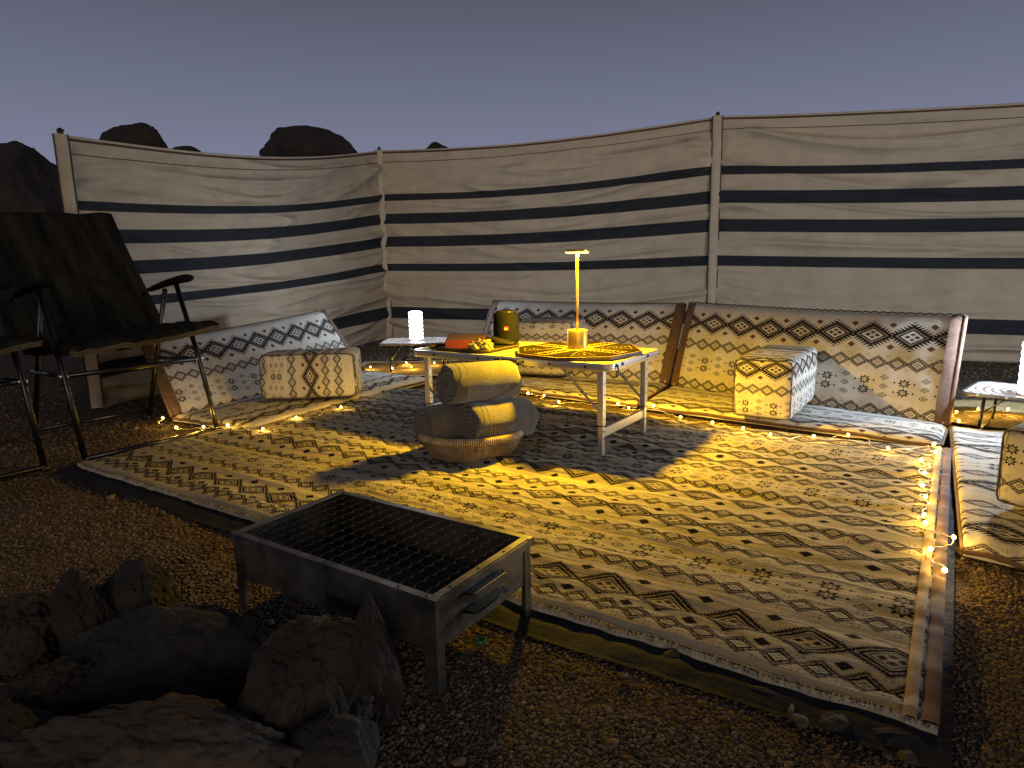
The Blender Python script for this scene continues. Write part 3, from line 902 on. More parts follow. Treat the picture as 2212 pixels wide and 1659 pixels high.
# fold seam, hinges, rivets, latch
MB().box((-TL / 2, TW / 2, TZ - .0014), (.004, TW - .012, .0040)).build("fold_seam", M_dark, table)
rv = [(-.12, 'f'), (-.30, 'f'), (-.44, 'f'), (-.70, 'f'), (-.98, 'f')]
for x, _ in rv: MB().lathe([(.006, 0), (.005, .003)], 10).build("rivet", M_dark, table, loc=(x, -.0005, TZ - .017)).rotation_euler = (pi / 2, 0, 0)
for y in (.12, .40): MB().lathe([(.008, 0), (.006, .006)], 10).build("rivet", M_black, table, loc=(.0005, y, TZ - .012)).rotation_euler = (0, pi / 2, 0)
la = MB(); la.tube([(-.56, -.006, TZ - .012), (-.53, -.014, TZ - .010), (-.47, -.014, TZ - .012), (-.455, -.012, TZ - .020), (-.462, -.010, TZ - .030)], .0042, 7)
la.tube([(-.60, -.006, TZ - .014), (-.57, -.010, TZ - .012), (-.55, -.012, TZ - .018)], .005, 7); la.build("latch", M_dark, table, smooth=True)
ck = MB(); ck.tube([(.006, .06, TZ - .01), (.010, .062, TZ - .03), (.004, .05, TZ - .05), (.008, .055, TZ - .062)], .0035, 6); ck.box((.004, .06, TZ - .012), (.010, .012, .012))
ck.build("catch", M_black, table)


def leg(x, y, sgn):
    m = MB(); m.box((x, y, (.16 + TZ - .02) / 2), (.030, .030, TZ - .02 - .16), bev=.0025)
    lg = m.build("leg", M_alu2, table, smooth=False)
    MB().box((x, y, .0935), (.024, .024, .143), bev=.002).build("lower_leg", M_alu2, lg)
    MB().box((x, y, .1615), (.034, .034, .005)).build("collar", M_black, lg)
    MB().box((x, y, .015), (.027, .027, .014)).build("foot", M_black, lg)
    hl = MB()
    for z in (.10, .135, .19, .23, .30, .35):
        for yy in (-1,):
            hl.box((x + .0153, y, z), (.0012, .006, .008))
    hl.build("leg_holes", M_black, lg)['kind'] = "stuff"
    return lg


for x in (-.068, -TL + .068):
    for y in (.055, TW - .055): leg(x, y, 1)
    MB().box((x, TW / 2, .125), (.012, TW - .14, .042), bev=.002).build("cross_bar", M_alu, table)
for x, s in ((-.068, -1), (-TL + .068, 1)):
    for y in (.055, TW - .055):
        yy = y + (.016 if y < .3 else -.016)
        MB().bar((x, yy, .20), (x + s * .215, yy, TZ - .036), .004, .018, up=(0, 1, 0)).build("brace", M_alu, table)
        MB().lathe([(.006, 0), (.006, .005)], 8).build("brace_pivot", M_black, table, loc=(x + s * .10, yy - .004, .302)).rotation_euler = (pi / 2, 0, 0)


def tp_(x, y, z=0.0):
    """table plan (local) to world"""
    return tc0 + Matrix.Rotation(TA, 3, 'Z') @ Vector((x, y, 0)) + Vector((0, 0, TZ + z))


# game board
bc = tp_(-.312, .285); R8 = .315
M_board = mat("board_print", (.007, .005, .003), .85, color2=(.012, .009, .004), vscale=30, spec=.0)
M_boardedge = mat("board_edge", (.07, .035, .015), .6, var=.2)
M_tile = mat("board_tile", (.13, .11, .075), .8, spec=.0)
M_tile2 = mat("board_tile_red", (.13, .05, .03), .6)
board = empty("game_board", bc, radians(22), "octagonal dark wooden game board under the brass lamp", "game board")
o8 = [(R8 * cos(pi / 4 * k), R8 * sin(pi / 4 * k)) for k in range(8)]
MB().prism(o8, .0005, .0165).build("board_body", M_boardedge, board)
MB().prism([(x * .965, y * .965) for x, y in o8], .0166, .0185).build("board_face", M_board, board)
tl = MB(); t2 = MB()
for s4 in range(4):
    a = s4 * pi / 2 + pi / 4 * 0 + pi / 8
    R = Matrix.Rotation(a, 3, 'Z')
    for lane in (-1, 1):
        for i in range(9):
            p = R @ Vector((.085 + i * .022, lane * .030, .0193))
            (t2 if i % 4 == 3 else tl).box(p, (.014, .016, .0012), rz=a)
    for i in range(5):
        p = R @ Vector((.100 + i * .028, 0, .0193)); t2.box(p, (.012, .012, .0012), rz=a + pi / 4)
    p = R @ Vector((.262, 0, .0193)); tl.box(p, (.009, .06, .0012), rz=a)
    # corner fields
    a2 = a + pi / 4; R2 = Matrix.Rotation(a2, 3, 'Z')
    for (x0, y0, x1, y1) in ((.105, -.0, .255, -.055), (.105, 0, .255, .055), (.255, -.055, .255, .055)):
        tl.bar(R2 @ Vector((x0, y0, .0193)), R2 @ Vector((x1, y1, .0193)), .0022, .0012)
    for i in range(3):
        tl.box(R2 @ Vector((.19 + .02 * i, (-1) ** i * .012, .0193)), (.010, .010, .0012), rz=a2)
ob = tl.build("light_field", M_tile, board); ob['kind'] = 'stuff'
ob = t2.build("red_field", M_tile2, board); ob['kind'] = 'stuff'
MB().prism([(.085 * cos(pi / 3 * k), .085 * sin(pi / 3 * k)) for k in range(6)], .0186, .0196).build("centre_field", M_tile, board)

# brass lamp
lc = tp_(-.312, .285, .0196)
lamp = empty("table_lamp", lc, 0, "slim brass table lamp with a glowing disc head on the game board", "lamp")
MB().lathe([(.050, 0), (.050, .002), (.0485, .003), (.0485, .086), (.047, .089), (.010, .0895)], 48).build("base", M_brass, lamp, smooth=True, angle=35)
MB().lathe([(.0062, .0895), (.0056, .20), (.0060, .33), (.0064, .42), (.0072, .452)], 24).build("stem", M_brass, lamp, smooth=True)
HZ = .452
MB().lathe([(.020, HZ + .0045), (.0545, HZ + .0050), (.0555, HZ + .008), (.0555, HZ + .014), (.054, HZ + .0155), (.001, HZ + .016)], 48).build("lamp_head", M_brass, lamp, smooth=True, angle=35)
MB().lathe([(.019, HZ - .0015), (.053, HZ - .0015), (.0545, HZ + .001), (.0545, HZ + .0048), (.019, HZ + .0049)], 48, capb=False, capt=False).build("diffuser", M_warm, lamp, smooth=True)
L = bpy.data.lights.new("lamp_light", 'AREA'); L.shape = 'DISK'; L.size = .10; L.energy = 82.0; L.spread = radians(155); L.color = (1.0, .575, .006)
lo = bpy.data.objects.new("lamp_light", L); COL.objects.link(lo); lo.parent = lamp; lo.location = (0, 0, HZ - .004)
L = bpy.data.lights.new("lamp_side_light", 'POINT'); L.energy = 5.0; L.color = (1.0, .62, .10); L.shadow_soft_size = .02
lo = bpy.data.objects.new("lamp_side_light", L); COL.objects.link(lo); lo.parent = lamp; lo.location = (0, 0, HZ - .026)

# speaker
M_spk = bpy.data.materials.new("speaker_mesh"); M_spk.use_nodes = True
nt = M_spk.node_tree; b = nt.nodes['Principled BSDF']; b.inputs['Base Color'].default_value = (.008, .009, .006, 1); b.inputs['Roughness'].default_value = .75; b.inputs['Specular IOR Level'].default_value = .08
vo = nt.nodes.new("ShaderNodeTexVoronoi"); vo.inputs['Scale'].default_value = 350; tcn = nt.nodes.new("ShaderNodeTexCoord"); nt.links.new(tcn.outputs['Object'], vo.inputs['Vector'])
bp = nt.nodes.new("ShaderNodeBump"); bp.inputs['Strength'].default_value = .5; bp.inputs['Distance'].default_value = .001; nt.links.new(vo.outputs[0], bp.inputs['Height']); nt.links.new(bp.outputs[0], b.inputs['Normal'])
sp_ = gp(1094, 742, TZ)
sp = empty("speaker", sp_, atan2(sp_.y, sp_.x) - pi / 2, "dark green round loudspeaker with a small red badge on the table", "speaker")
MB().lathe([(.060, .0), (.066, .006), (.0695, .03), (.071, .09), (.0695, .145), (.066, .162), (.058, .171)], 48).build("speaker_body", M_spk, sp, smooth=True, angle=50)
MB().lathe([(.056, .1705), (.058, .174), (.052, .179), (.047, .1795), (.044, .174), (.001, .173)], 40, capb=False).build("top_ring", mat("speaker_top", (.02, .018, .012), .3), sp, smooth=True)
bx = MB(); bx.box((0, -.0715, .088), (.026, .004, .019), bev=.0015); badge = bx.build("badge", mat("red_badge", (.55, .03, .02), .4), sp)
tx = bpy.data.curves.new("badge_letters", 'FONT'); tx.body = "JBL"; tx.size = .0125; tx.align_x = 'CENTER'; tx.align_y = 'CENTER'; tx.extrude = .0003
tmp = bpy.data.objects.new('tmp', tx); COL.objects.link(tmp); bpy.context.view_layer.update(); lm = bpy.data.meshes.new_from_object(tmp.evaluated_get(bpy.context.evaluated_depsgraph_get())); bpy.data.objects.remove(tmp); to = bpy.data.objects.new("badge_letters", lm); COL.objects.link(to); to.parent = badge; to.location = (0, -.0740, .088); to.rotation_euler = (pi / 2, 0, 0)
lm.materials.clear(); lm.materials.append(mat("letter_white", (.8, .8, .8), .5))

# tray, red boxes, bag, pouch
tr_ = gp(1010, 762, TZ)
tray = empty("serving_tray", tp_(-.875, .20, .001), TA, "thin dark tray under the red box at the left end of the table", "tray")
MB().prism(rrect(-.20, -.15, .19, .17, .05), 0, .006).build("tray_base", M_black, tray)
MB().tube([(x, y, .010) for x, y in rrect(-.20, -.15, .19, .17, .05)], .0055, 8, closed=True).build("tray_rim", mat("tray_wood", (.03, .016, .008), .6), tray, smooth=True)
M_red = mat("red_card", (.17, .016, .010), .7, var=.12, vscale=30)
M_redd = mat("dark_red_card", (.035, .014, .010), .6, var=.3, vscale=18)
bxp = tp_(-.955, .235, .0075)
rb = empty("game_box", bxp, TA + .62, "flat red cardboard game box on the dark tray", "box")
MB().box((0, 0, .0215), (.20, .30, .043), bev=.0015).build("box_body", M_red, rb)
MB().box((0, 0, .0440), (.198, .298, .0026)).build("box_lid_print", M_redd, rb)
for yy in (-.075, .02): MB().box((.1010, yy, .023), (.0012, .050, .006)).build("side_stripe", mat("stripe_orange", (.50, .12, .04), .5), rb)
MB().box((.1012, .136, .023), (.0016, .026, .0425)).build("side_patch", M_black, rb)
# crinkled bag
bm = bmesh.new(); bmesh.ops.create_icosphere(bm, subdivisions=5, radius=1)
for v in bm.verts:
    q = v.co.copy(); k = 1 + .30 * noise.noise(q * 1.7) + .16 * noise.noise(q * 4 + Vector((3, 1, 2))) + .10 * abs(noise.noise(q * 9))
    v.co = Vector((q.x * .062 * k, q.y * .045 * k, max(-.0, (q.z + .35) * .036 * k)))
me = bpy.data.meshes.new("plastic_bag"); bm.to_mesh(me); bm.free(); me.materials.append(mat("crinkled_plastic", (.32, .27, .14), .25, var=.5, vscale=25, color2=(.12, .11, .06), bump=.6, bscale=60, trans=.25))
pb = bpy.data.objects.new("plastic_bag", me); COL.objects.link(pb); p = gp(1040, 760, TZ); pb.location = (p.x, p.y, TZ + .0105); pb.rotation_euler = (0, 0, -.3)
tag(pb, "crinkled yellowish plastic bag lying against the red box", "bag")
bm = bmesh.new(); bmesh.ops.create_icosphere(bm, subdivisions=4, radius=1)
for v in bm.verts:
    q = v.co.copy(); k = 1 + .22 * noise.noise(q * 2 + Vector((5, 5, 1))) + .07 * noise.noise(q * 6)
    t = (q.x + 1) / 2
    v.co = Vector((q.x * .095 * k, q.y * .042 * k * (.55 + .6 * t), max(0, (q.z + .7) * (.022 + .006 * (1 - t)) * k)))
me = bpy.data.meshes.new("pouch"); bm.to_mesh(me); bm.free(); me.shade_smooth(); me.materials.append(mat("pouch_nylon", (.014, .012, .008), .6, spec=.2, bump=.5, bscale=40, bdist=.006, var=.3))
po = empty("drawstring_pouch", gp(1072, 747, TZ), -.35, "dark olive drawstring pouch in front of the speaker", "pouch")
o = bpy.data.objects.new("pouch_body", me); COL.objects.link(o); o.parent = po
cd = MB(); cd.tube([(-.05, -.03, .012), (-.035, -.055, .008), (-.01, -.065, .016), (.005, -.055, .004), (-.02, -.045, .003)], .0018, 5); cd.build("cord", M_creamedge, po, smooth=True)
gl = MB(); gl.lathe([(.016, 0), (.020, .01), (.016, .03), (.013, .034)], 16, c=(-.10, -.005, .012)); gl.build("pouch_toggle", M_black, po, smooth=True)

# ------------------------------------------------------------------ towels in a basket
M_towel = mat("plush_towel", (.105, .094, .076), .95, var=.16, vscale=18, bump=.9, bscale=260, bdist=.004, sheen=.3)
M_wick = mat("wicker", (.27, .19, .095), .75, var=.35, vscale=25, bump=.4)
bk = Vector((-.190, 2.95, 0))
basket = empty("wicker_basket", (bk.x, bk.y, .022), .08, "low oval wicker basket on the carpet holding rolled towels", "basket")
BX, BY = .222, .165
st = MB(); wv_ = MB()


def brad(z): return .80 + .20 * sin(min(1, z / .085) * pi / 2)


NST = 44
for k in range(NST):
    a = 2 * pi * k / NST
    st.tube([(BX * brad(z) * cos(a), BY * brad(z) * sin(a), z) for z in (.0, .025, .05, .075, .095)], .0028, 5)
for j in range(15):
    z = .005 + j * .0052
    pts = []
    for i in range(NST * 3):
        a = 2 * pi * i / (NST * 3); s = brad(z) + .017 * sin(a * NST / 2 + pi * j); pts.append((BX * s * cos(a), BY * s * sin(a), z))
    wv_.tube(pts, .0028, 5, closed=True)
o = wv_.build("woven_wall", M_wick, basket, smooth=True)
o = st.build("stakes", M_wick, basket, smooth=True)
rm = MB()
for i in range(150):
    a = 2 * pi * i / 150; a2 = a + .02
    c0 = Vector((BX * 1.01 * cos(a), BY * 1.01 * sin(a), .098)); nr = Vector((cos(a), sin(a), 0))
    rm.tube([c0 + nr * .009 + Vector((0, 0, -.014)), c0 + nr * .012 + Vector((0, 0, .0)), c0 + nr * .004 + Vector((0, 0, .015)), c0 - nr * .008 + Vector((0, 0, .010))], .0046, 5)
rm.build("wrapped_rim", mat("rim_straw", (.42, .31, .16), .7, var=.3, vscale=30), basket, smooth=True)
MB().lathe([(.80, 0), (.80, .006)], 40, sx=BX, sy=BY).build("basket_floor", M_wick, basket)


def towel(loc, R_, L_, rz, label, seed, tilt=0.0, sq=1.0):
    root = empty("rolled_towel", loc, rz, label, "towel", "rolled towels in the basket")
    turns = 5; th = R_ / (turns + .6); NP = 150
    cs = []
    for side in (0, 1):
        row = []
        for i in range(NP + 1):
            t = i / NP; an = t * turns * 2 * pi
            rc = R_ - th * (turns * t) - (th * .66 if side else 0)
            rc += .0022 * nz(cos(an) * 2 + seed, sin(an) * 2, t * 3) * 3
            row.append((max(.002, rc) * cos(an - 1.2), max(.002, rc) * sin(an - 1.2) * sq))
        cs.append(row)
    mb = MB(); NL = 22
    vs = []
    for j in range(NL + 1):
        y = (j / NL - .5) * L_
        e = min(1, (j + .0) / 1.6, (NL - j) / 1.6); puff = 1 + .035 * nz(y * 9, seed, 2)
        for side in (0, 1):
            for i, (x, z) in enumerate(cs[side]):
                t = i / NP
                k = puff * (1 - (.05 if side == 0 else -.04) * (1 - e) ** 2 * (1 if t < .95 else 0))
                yy = y + .010 * nz(x * 20 + seed, z * 20, 4) * (1 if j in (0, NL) else 0) * 1.2 + (.010 * t if j == 0 else 0)
                zz = z * k + .004 * nz(y * 12 + seed, x * 14, 1)
                vs.append((yy, x * k, zz + R_ * sq))
    W2 = NP + 1; RWs = 2 * W2; fs = []
    for j in range(NL):
        for i in range(NP):
            a = j * RWs + i; b_ = a + RWs; fs.append((a, a + 1, b_ + 1, b_))
            a = j * RWs + W2 + i; b_ = a + RWs; fs.append((a, b_, b_ + 1, a + 1))
        a = j * RWs + 0; fs.append((a, a + RWs, a + RWs + W2, a + W2))
        a = j * RWs + NP; fs.append((a, a + W2, a + RWs + W2, a + RWs))
    for j in (0, NL):
        for i in range(NP):
            a = j * RWs + i; q = (a, a + W2, a + W2 + 1, a + 1); fs.append(q if j == 0 else q[::-1])
    mb.add(vs, fs); o = mb.build("towel_roll", M_towel, root, smooth=True, angle=50)
    # dark core so that the rolled heart is not see-through
    MB().tube([(-L_ / 2 + .02, 0, R_ * sq), (L_ / 2 - .02, 0, R_ * sq)], th * .8, 10).build("roll_core", M_towel, root)
    o.rotation_euler = (0, 0, 0); root.rotation_euler = (0, tilt, rz)
    # woven hem line across one end
    hp = [(-L_ / 2 + .055, (R_ + .001) * cos(a), (R_ + .001) * sin(a) * sq + R_ * sq) for a in [i * 2 * pi / 40 for i in range(41)]]
    MB().tube(hp, .0016, 4).build("hem_line", mat("hem", (.20, .16, .11), .9), root)
    return root


towel((-.268, 2.965, .078), .098, .32, .66, "rolled towel lowest left in the basket", 1, sq=.96)
towel((-.070, 2.94, .078), .104, .32, .60, "rolled towel lowest right in the basket with a folded-over edge", 2, sq=.95, tilt=.04)
towel((-.150, 2.955, .250), .104, .34, .60, "rolled towel lying on top of the two others", 3, tilt=.05, sq=.98)


# ------------------------------------------------------------------ side tables with crystal lamps
def wood_slice(name):
    m = bpy.data.materials.new(name); m.use_nodes = True; nt = m.node_tree; b = nt.nodes['Principled BSDF']; b.inputs['Roughness'].default_value = .3
    tcn = nt.nodes.new("ShaderNodeTexCoord"); wv = nt.nodes.new("ShaderNodeTexWave"); wv.wave_type = 'RINGS'; wv.rings_direction = 'Z'
    wv.inputs['Scale'].default_value = 9; wv.inputs['Distortion'].default_value = 3.5; wv.inputs['Detail'].default_value = 4; wv.inputs['Detail Scale'].default_value = 2.5
    mp = nt.nodes.new("ShaderNodeMapping"); mp.inputs['Location'].default_value = (.03, .02, 0); nt.links.new(tcn.outputs['Object'], mp.inputs[0]); nt.links.new(mp.outputs[0], wv.inputs['Vector'])
    r = nt.nodes.new("ShaderNodeValToRGB"); r.color_ramp.elements[0].color = (.16, .09, .06, 1); r.color_ramp.elements[1].color = (.66, .58, .50, 1)
    nt.links.new(wv.outputs[0], r.inputs[0]); nt.links.new(r.outputs[0], b.inputs['Base Color']); return m


M_slice = wood_slice("wood_slice_print")


def side_table(loc, rz, label, w_=.58, d_=.38, h=.22):
    root = empty("side_table", loc, rz, label, "side table", "low folding side tables with wood-ring tops")
    MB().prism(rrect(-w_ / 2 + .006, -d_ / 2 + .006, w_ / 2 - .006, d_ / 2 - .006, .04), h - .008, h + .001).build("tabletop", M_slice, root)
    MB().tube([(x, y, h - .006) for x, y in rrect(-w_ / 2, -d_ / 2, w_ / 2, d_ / 2, .045)], .0095, 8, closed=True).build("rim", M_dull, root, smooth=True)
    for s in (-1, 1):
        x = s * (w_ / 2 - .09)
        MB().tube([(x, -d_ / 2 + .045, h - .015), (x + s * .01, -d_ / 2 + .04, .03), (x + s * .012, -d_ / 2 + .05, .012), (x + s * .012, d_ / 2 - .05, .012), (x + s * .01, d_ / 2 - .04, .03), (x, d_ / 2 - .045, h - .015)], .0075, 8).build("leg_frame", M_dark, root, smooth=True)
        MB().tube([(x + s * .005, -d_ / 2 + .055, .10), (x - s * .10, -d_ / 2 + .055, h - .012)], .004, 6).build("leg_stay", M_dull, root, smooth=True)
    for i in range(5):
        x = -w_ / 2 + .07 + i * (w_ - .14) / 4
        MB().lathe([(.005, 0), (.004, .003)], 8).build("rivet", M_alu, root, loc=(x, -d_ / 2 - .008, h - .006)).rotation_euler = (pi / 2, 0, 0)
    return root


def crystal_lamp(loc, h, r, label, power):
    root = empty("crystal_lamp", loc, 0, label, "lamp", "glowing white crystal column lamps")
    prof = []
    N = 56
    for i in range(N + 1):
        z = .012 + (h - .012) * i / N; prof.append((r * (.90 + .10 * abs(sin(pi * i / N * 7))), z))
    MB().lathe(prof, 40, wob=lambda a, z: 1 + .035 * cos(a * 12)).build("crystal_shade", M_white, root, smooth=True)
    MB().lathe([(r * 1.02, 0), (r * 1.04, .004), (r * 1.0, .012)], 32).build("lamp_base", M_alu, root, smooth=True)
    MB().lathe([(r * .80, h), (r * .82, h + .004), (r * .6, h + .007)], 24).build("top_cap", M_alu, root, smooth=True)
    L = bpy.data.lights.new("crystal_glow", 'POINT'); L.energy = power; L.color = (.62, .78, 1.0); L.shadow_soft_size = r * .8
    for k, z in enumerate((h + .045,)):
        lo = bpy.data.objects.new("crystal_glow", L); COL.objects.link(lo); lo.parent = root; lo.location = (0, 0, z)
    return root


slp = gp(905, 737, .25)
side_table((-.78, 5.62, .005), .0, "low side table with wood-ring top behind the left end of the metal table", w_=.60, d_=.42, h=.245)
crystal_lamp((gp(899, 736, .25).x, 5.62, .247), .245, .057, "glowing white crystal lamp on the side table near the second fence pole", 32)
srp = gp(2212, 862, .17)
side_table((2.575, 3.155, .005), -.80, "low side table with wood-ring top at the right edge of the picture", w_=.60, d_=.40, h=.20)
clr = gp(2219, 856, .20)
crystal_lamp((clr.x, clr.y, .202), .26, .042, "glowing white crystal lamp at the right edge of the picture", 90)
# unlit glass cylinder below the left side table
p = gp(889, 779, .0); gj = MB(); gj.lathe([(.050, 0), (.052, .005), (.050, .16), (.0485, .16), (.046, .012), (.001, .010)], 32, wob=lambda a, z: 1 + .03 * cos(a * 12 + z * 60), capb=True, capt=False)
o = gj.build("glass_jar", M_glass, smooth=True, loc=(p.x, p.y, .012)); tag(o, "clear cut-glass jar standing on the ground below the side table", "jar")
# straw mat and corner carpet
M_straw = mat("woven_straw", (.34, .25, .10), .9, var=.35, vscale=40, bump=.8, bscale=90, bdist=.004)
cm = gp(2165, 905); mt = MB()
mt.grid(40, 12, lambda u, v: ((v * .36 + .0001) * cos(2 * pi * u) * 1.15, (v * .36 + .0001) * sin(2 * pi * u), .020 + .004 * sin(v * 60) * (v < .99) - (.014 if v >= .99 else 0)))
o = mt.build("straw_mat", M_straw, smooth=True, loc=(cm.x + .05, cm.y + .10, 0)); tag(o, "round braided straw mat under the right side table", "mat")
c2 = gp(868, 800); mt = MB()
mt.grid(30, 16, lambda u, v: (-.42 + u * .95, -.40 + v * .85, .014 + .006 * nz(u * 5, v * 5)))
o = mt.build("small_carpet", mat("ochre_carpet", (.40, .30, .16), .95, var=.35, vscale=12, bump=.6, bscale=80), smooth=True, loc=(c2.x, c2.y, 0)); tag(o, "small ochre carpet lying under the left side table", "carpet")


# ------------------------------------------------------------------ string lights
def strand(pts, label, zf, seed=1, bulbs=None):
    P = [gp(x, y, zf) for x, y in pts]
    root = empty("string_light", (P[0].x, P[0].y, 0), 0, label, "string light", "warm fairy lights strung along the seats")
    O = Vector(root.location); r = random.Random(seed); wire = []
    for i in range(len(P) - 1):
        a, b_ = P[i], P[i + 1]; d = b_ - a; s = Vector((-d.y, d.x, 0)); s = s.normalized() if s.length > 1e-5 else Vector((1, 0, 0)); am = r.uniform(-.22, .22) * min(.3, d.length)
        for k in range(10):
            t = k / 10; wire.append(a + d * t + s * (am * sin(2 * pi * t) + .35 * am * sin(pi * t)) - O + Vector((0, 0, -.004 + .010 * abs(sin(pi * t * 2)) * r.random())))
    wire.append(P[-1] - O)
    MB().tube(wire, .0016, 5).build("wire", mat("copper_wire", (.70, .55, .34), .35, metal=.6), root, smooth=True)
    proto = None
    for p in P:
        if proto is None:
            mb = MB(); mb.lathe([(.001, -.006), (.0042, -.004), (.0058, .0), (.0042, .005), (.001, .0075)], 10, sx=1.3); bo = mb.build("bulb", M_bulb, root, smooth=True); proto = bo
        else:
            bo = proto.copy(); COL.objects.link(bo); bo.parent = root
        bo.location = p - O + Vector((0, 0, .008)); bo.rotation_euler = (r.uniform(-.4, .4), r.uniform(-.4, .4), r.uniform(0, 3))
        L = bulb_light(); lo = bpy.data.objects.new("bulb_light", L); COL.objects.link(lo); lo.parent = bo; lo.location = (0, 0, .022)
    return root


_bl = []


def bulb_light():
    if not _bl:
        L = bpy.data.lights.new("bulb_light", 'POINT'); L.energy = .55; L.color = (1.0, .60, .10); L.shadow_soft_size = .004; _bl.append(L)
    return _bl[0]


strand([(352, 906), (381, 927), (440, 925), (492, 922), (568, 930), (640, 905), (737, 882)], "fairy lights lying at the foot of the folding chair and left seat", .034, 3)
strand([(800, 795), (848, 798), (878, 786), (888, 795), (938, 786)], "fairy lights gathered under the left side table", .03, 4)
strand([(1140, 852), (1175, 857), (1207, 871), (1335, 875), (1358, 884), (1411, 880), (1470, 904), (1539, 916), (1605, 928), (1664, 942), (1758, 946), (1832, 943), (1918, 972), (2017, 964), (2020, 980)],
       "fairy lights along the front edge of the two seats by the windbreak", .045, 5)
strand([(1990, 998), (1997, 1026), (1993, 1053), (1999, 1078), (1996, 1117), (1999, 1135), (2060, 1166), (2010, 1192), (2040, 1238)], "fairy lights running down the right side of the carpet", .038, 6)
strand([(2066, 893), (2071, 913), (2113, 887), (2177, 887)], "fairy lights under the right side table", .05, 7)

# ------------------------------------------------------------------ charcoal grill
GZ = .208
gF = Vector((-.169, 1.254, 0)); gLf = Vector((-.717, 1.585, 0)); gR = Vector((.025, 1.48, 0))
ge = (gLf - gF).normalized(); gn = Vector((ge.y, -ge.x, 0))
if gn.dot(gR - gF) < 0: gn = -gn
GL, GW = .665, .365
GA = atan2(-ge.y, -ge.x) - radians(2.5)  # local x points from left toward the front corner
grill = empty("charcoal_grill", gF, GA, "rectangular grey steel charcoal grill with mesh top beside the fire ring", "grill")
# local: x from -GL to 0, y from 0 (front) to GW (back)
H0 = GZ
for (x0, y0, x1, y1) in ((-GL, 0, 0, 0), (-GL, GW, 0, GW), (0, 0, 0, GW), (-GL, 0, -GL, GW)):
    a = Vector((x0, y0, H0 - .058)); b_ = Vector((x1, y1, H0 - .058))
    MB().bar(a, b_, .0025, .112).build("side_panel", M_dull, grill)
m = MB(); fl = .020
for (cx, cy, sx, sy) in ((-GL / 2, .004, GL + .022, fl), (-GL / 2, GW - .004, GL + .022, fl)):
    m.box((cx, cy, H0 + .002), (sx, sy, .003), bev=.001)
for (cx, sx) in ((-GL + .004, fl), (-.004, fl)):
    m.box((cx, GW / 2, H0 + .0022), (sx, GW - .008 * 2 - .006, .003), bev=.001)
for (cx, cy, sx, sy) in ((-GL / 2, -.0065, GL + .022, .002), (-GL / 2, GW + .0065, GL + .022, .002)): m.box((cx, cy, H0 - .009), (sx, sy, .020))
for cx in (-GL - .0115, .0085): m.box((cx, GW / 2, H0 - .009), (.002, GW + .012, .020))
m.build("top_rim", M_dull, grill)
MB().box((-GL / 2, GW / 2, H0 - .112), (GL - .008, GW - .008, .002)).build("fire_tray", M_dark, grill)
for x in (-GL + .0, 0):
    for y in (0, GW):
        sx = 1 if x < -.1 else -1; sy = 1 if y == 0 else -1
        L_ = MB(); L_.box((x + sx * .012, y - sy * .0030, (H0 - .02) / 2), (.026, .002, H0 - .02)); L_.box((x - sx * .0030, y + sy * .012, (H0 - .02) / 2), (.002, .026, H0 - .02))
        L_.build("leg", M_dull, grill)
for i in range(13):
    rv_ = rnd.choice([.0])
for x in (-.02, -.10, -.33, -.56, -.635):
    MB().lathe([(.0035, 0), (.0025, .0015)], 8).build("rivet", M_dark, grill, loc=(x, .004, H0 + .0035))
for y in (.06, .16, .26): MB().lathe([(.0035, 0), (.0025, .0015)], 8).build("rivet", M_dark, grill, loc=(-.004, y, H0 + .0037))
MB().box((-.27, -.0035, H0 - .083), (.10, .003, .026)).build("air_slot", M_black, grill)
# crimped wire grate
M_wire = mat("grate_wire", (.006, .006, .005), .8)
i = 0
NW = 17
for i in range(NW):
    x = -GL + .02 + (GL - .04) * (i + .5) / NW
    pts = [(x + .004 * sin(k * pi / 2), .012 + (GW - .024) * k / 40, H0 - .001 + .0014 * cos(k * pi / 2)) for k in range(41)]
    MB().tube(pts, .0012, 5).build("grate_wire", M_wire, grill, smooth=True)
for i in range(8):
    y = .012 + (GW - .024) * (i + .5) / 8
    MB().tube([(-GL + .014 + (GL - .028) * k / 60, y, H0 - .0035 + .001 * cos(k * pi / 2)) for k in range(61)], .0010, 4).build("grate_wire", M_wire, grill, smooth=True)
# air vent drawers with handles on the short side
for z0, dx in ((H0 - .030, 0.0), (H0 - .072, .004)):
    d_ = MB()
    ya, yb = .095, .215
    pts = [(.010, ya - .014), (.034 + dx, ya), (.034 + dx, yb), (.010, yb + .014)]
    for a_, b_ in zip(pts[:-1], pts[1:]):
        d_.bar((a_[0], a_[1], z0), (b_[0], b_[1], z0), .0018, .016, up=(0, 0, 1))
    d_.box((.020, (ya + yb) / 2, z0 + .009), (.026, yb - ya, .0018)); d_.box((.020, (ya + yb) / 2, z0 - .009), (.022, yb - ya - .01, .0018))
    v_ = d_.build("vent_drawer", M_dull, grill)
    MB().box((.0085, (ya + yb) / 2, z0), (.004, yb - ya - .012, .017)).build("vent_opening", M_black, v_)
# green cap on gravel
p = gp(1038, 1388); c_ = MB(); c_.lathe([(.013, 0), (.0145, .003), (.0145, .009), (.012, .011), (.010, .009), (.001, .008)], 20, capt=False)
o = c_.build("bottle_cap", mat("green_plastic", (.03, .12, .03), .4), smooth=True, loc=(p.x, p.y, 0)); tag(o, "small green plastic cap on the gravel under the grill's short side", "cap")


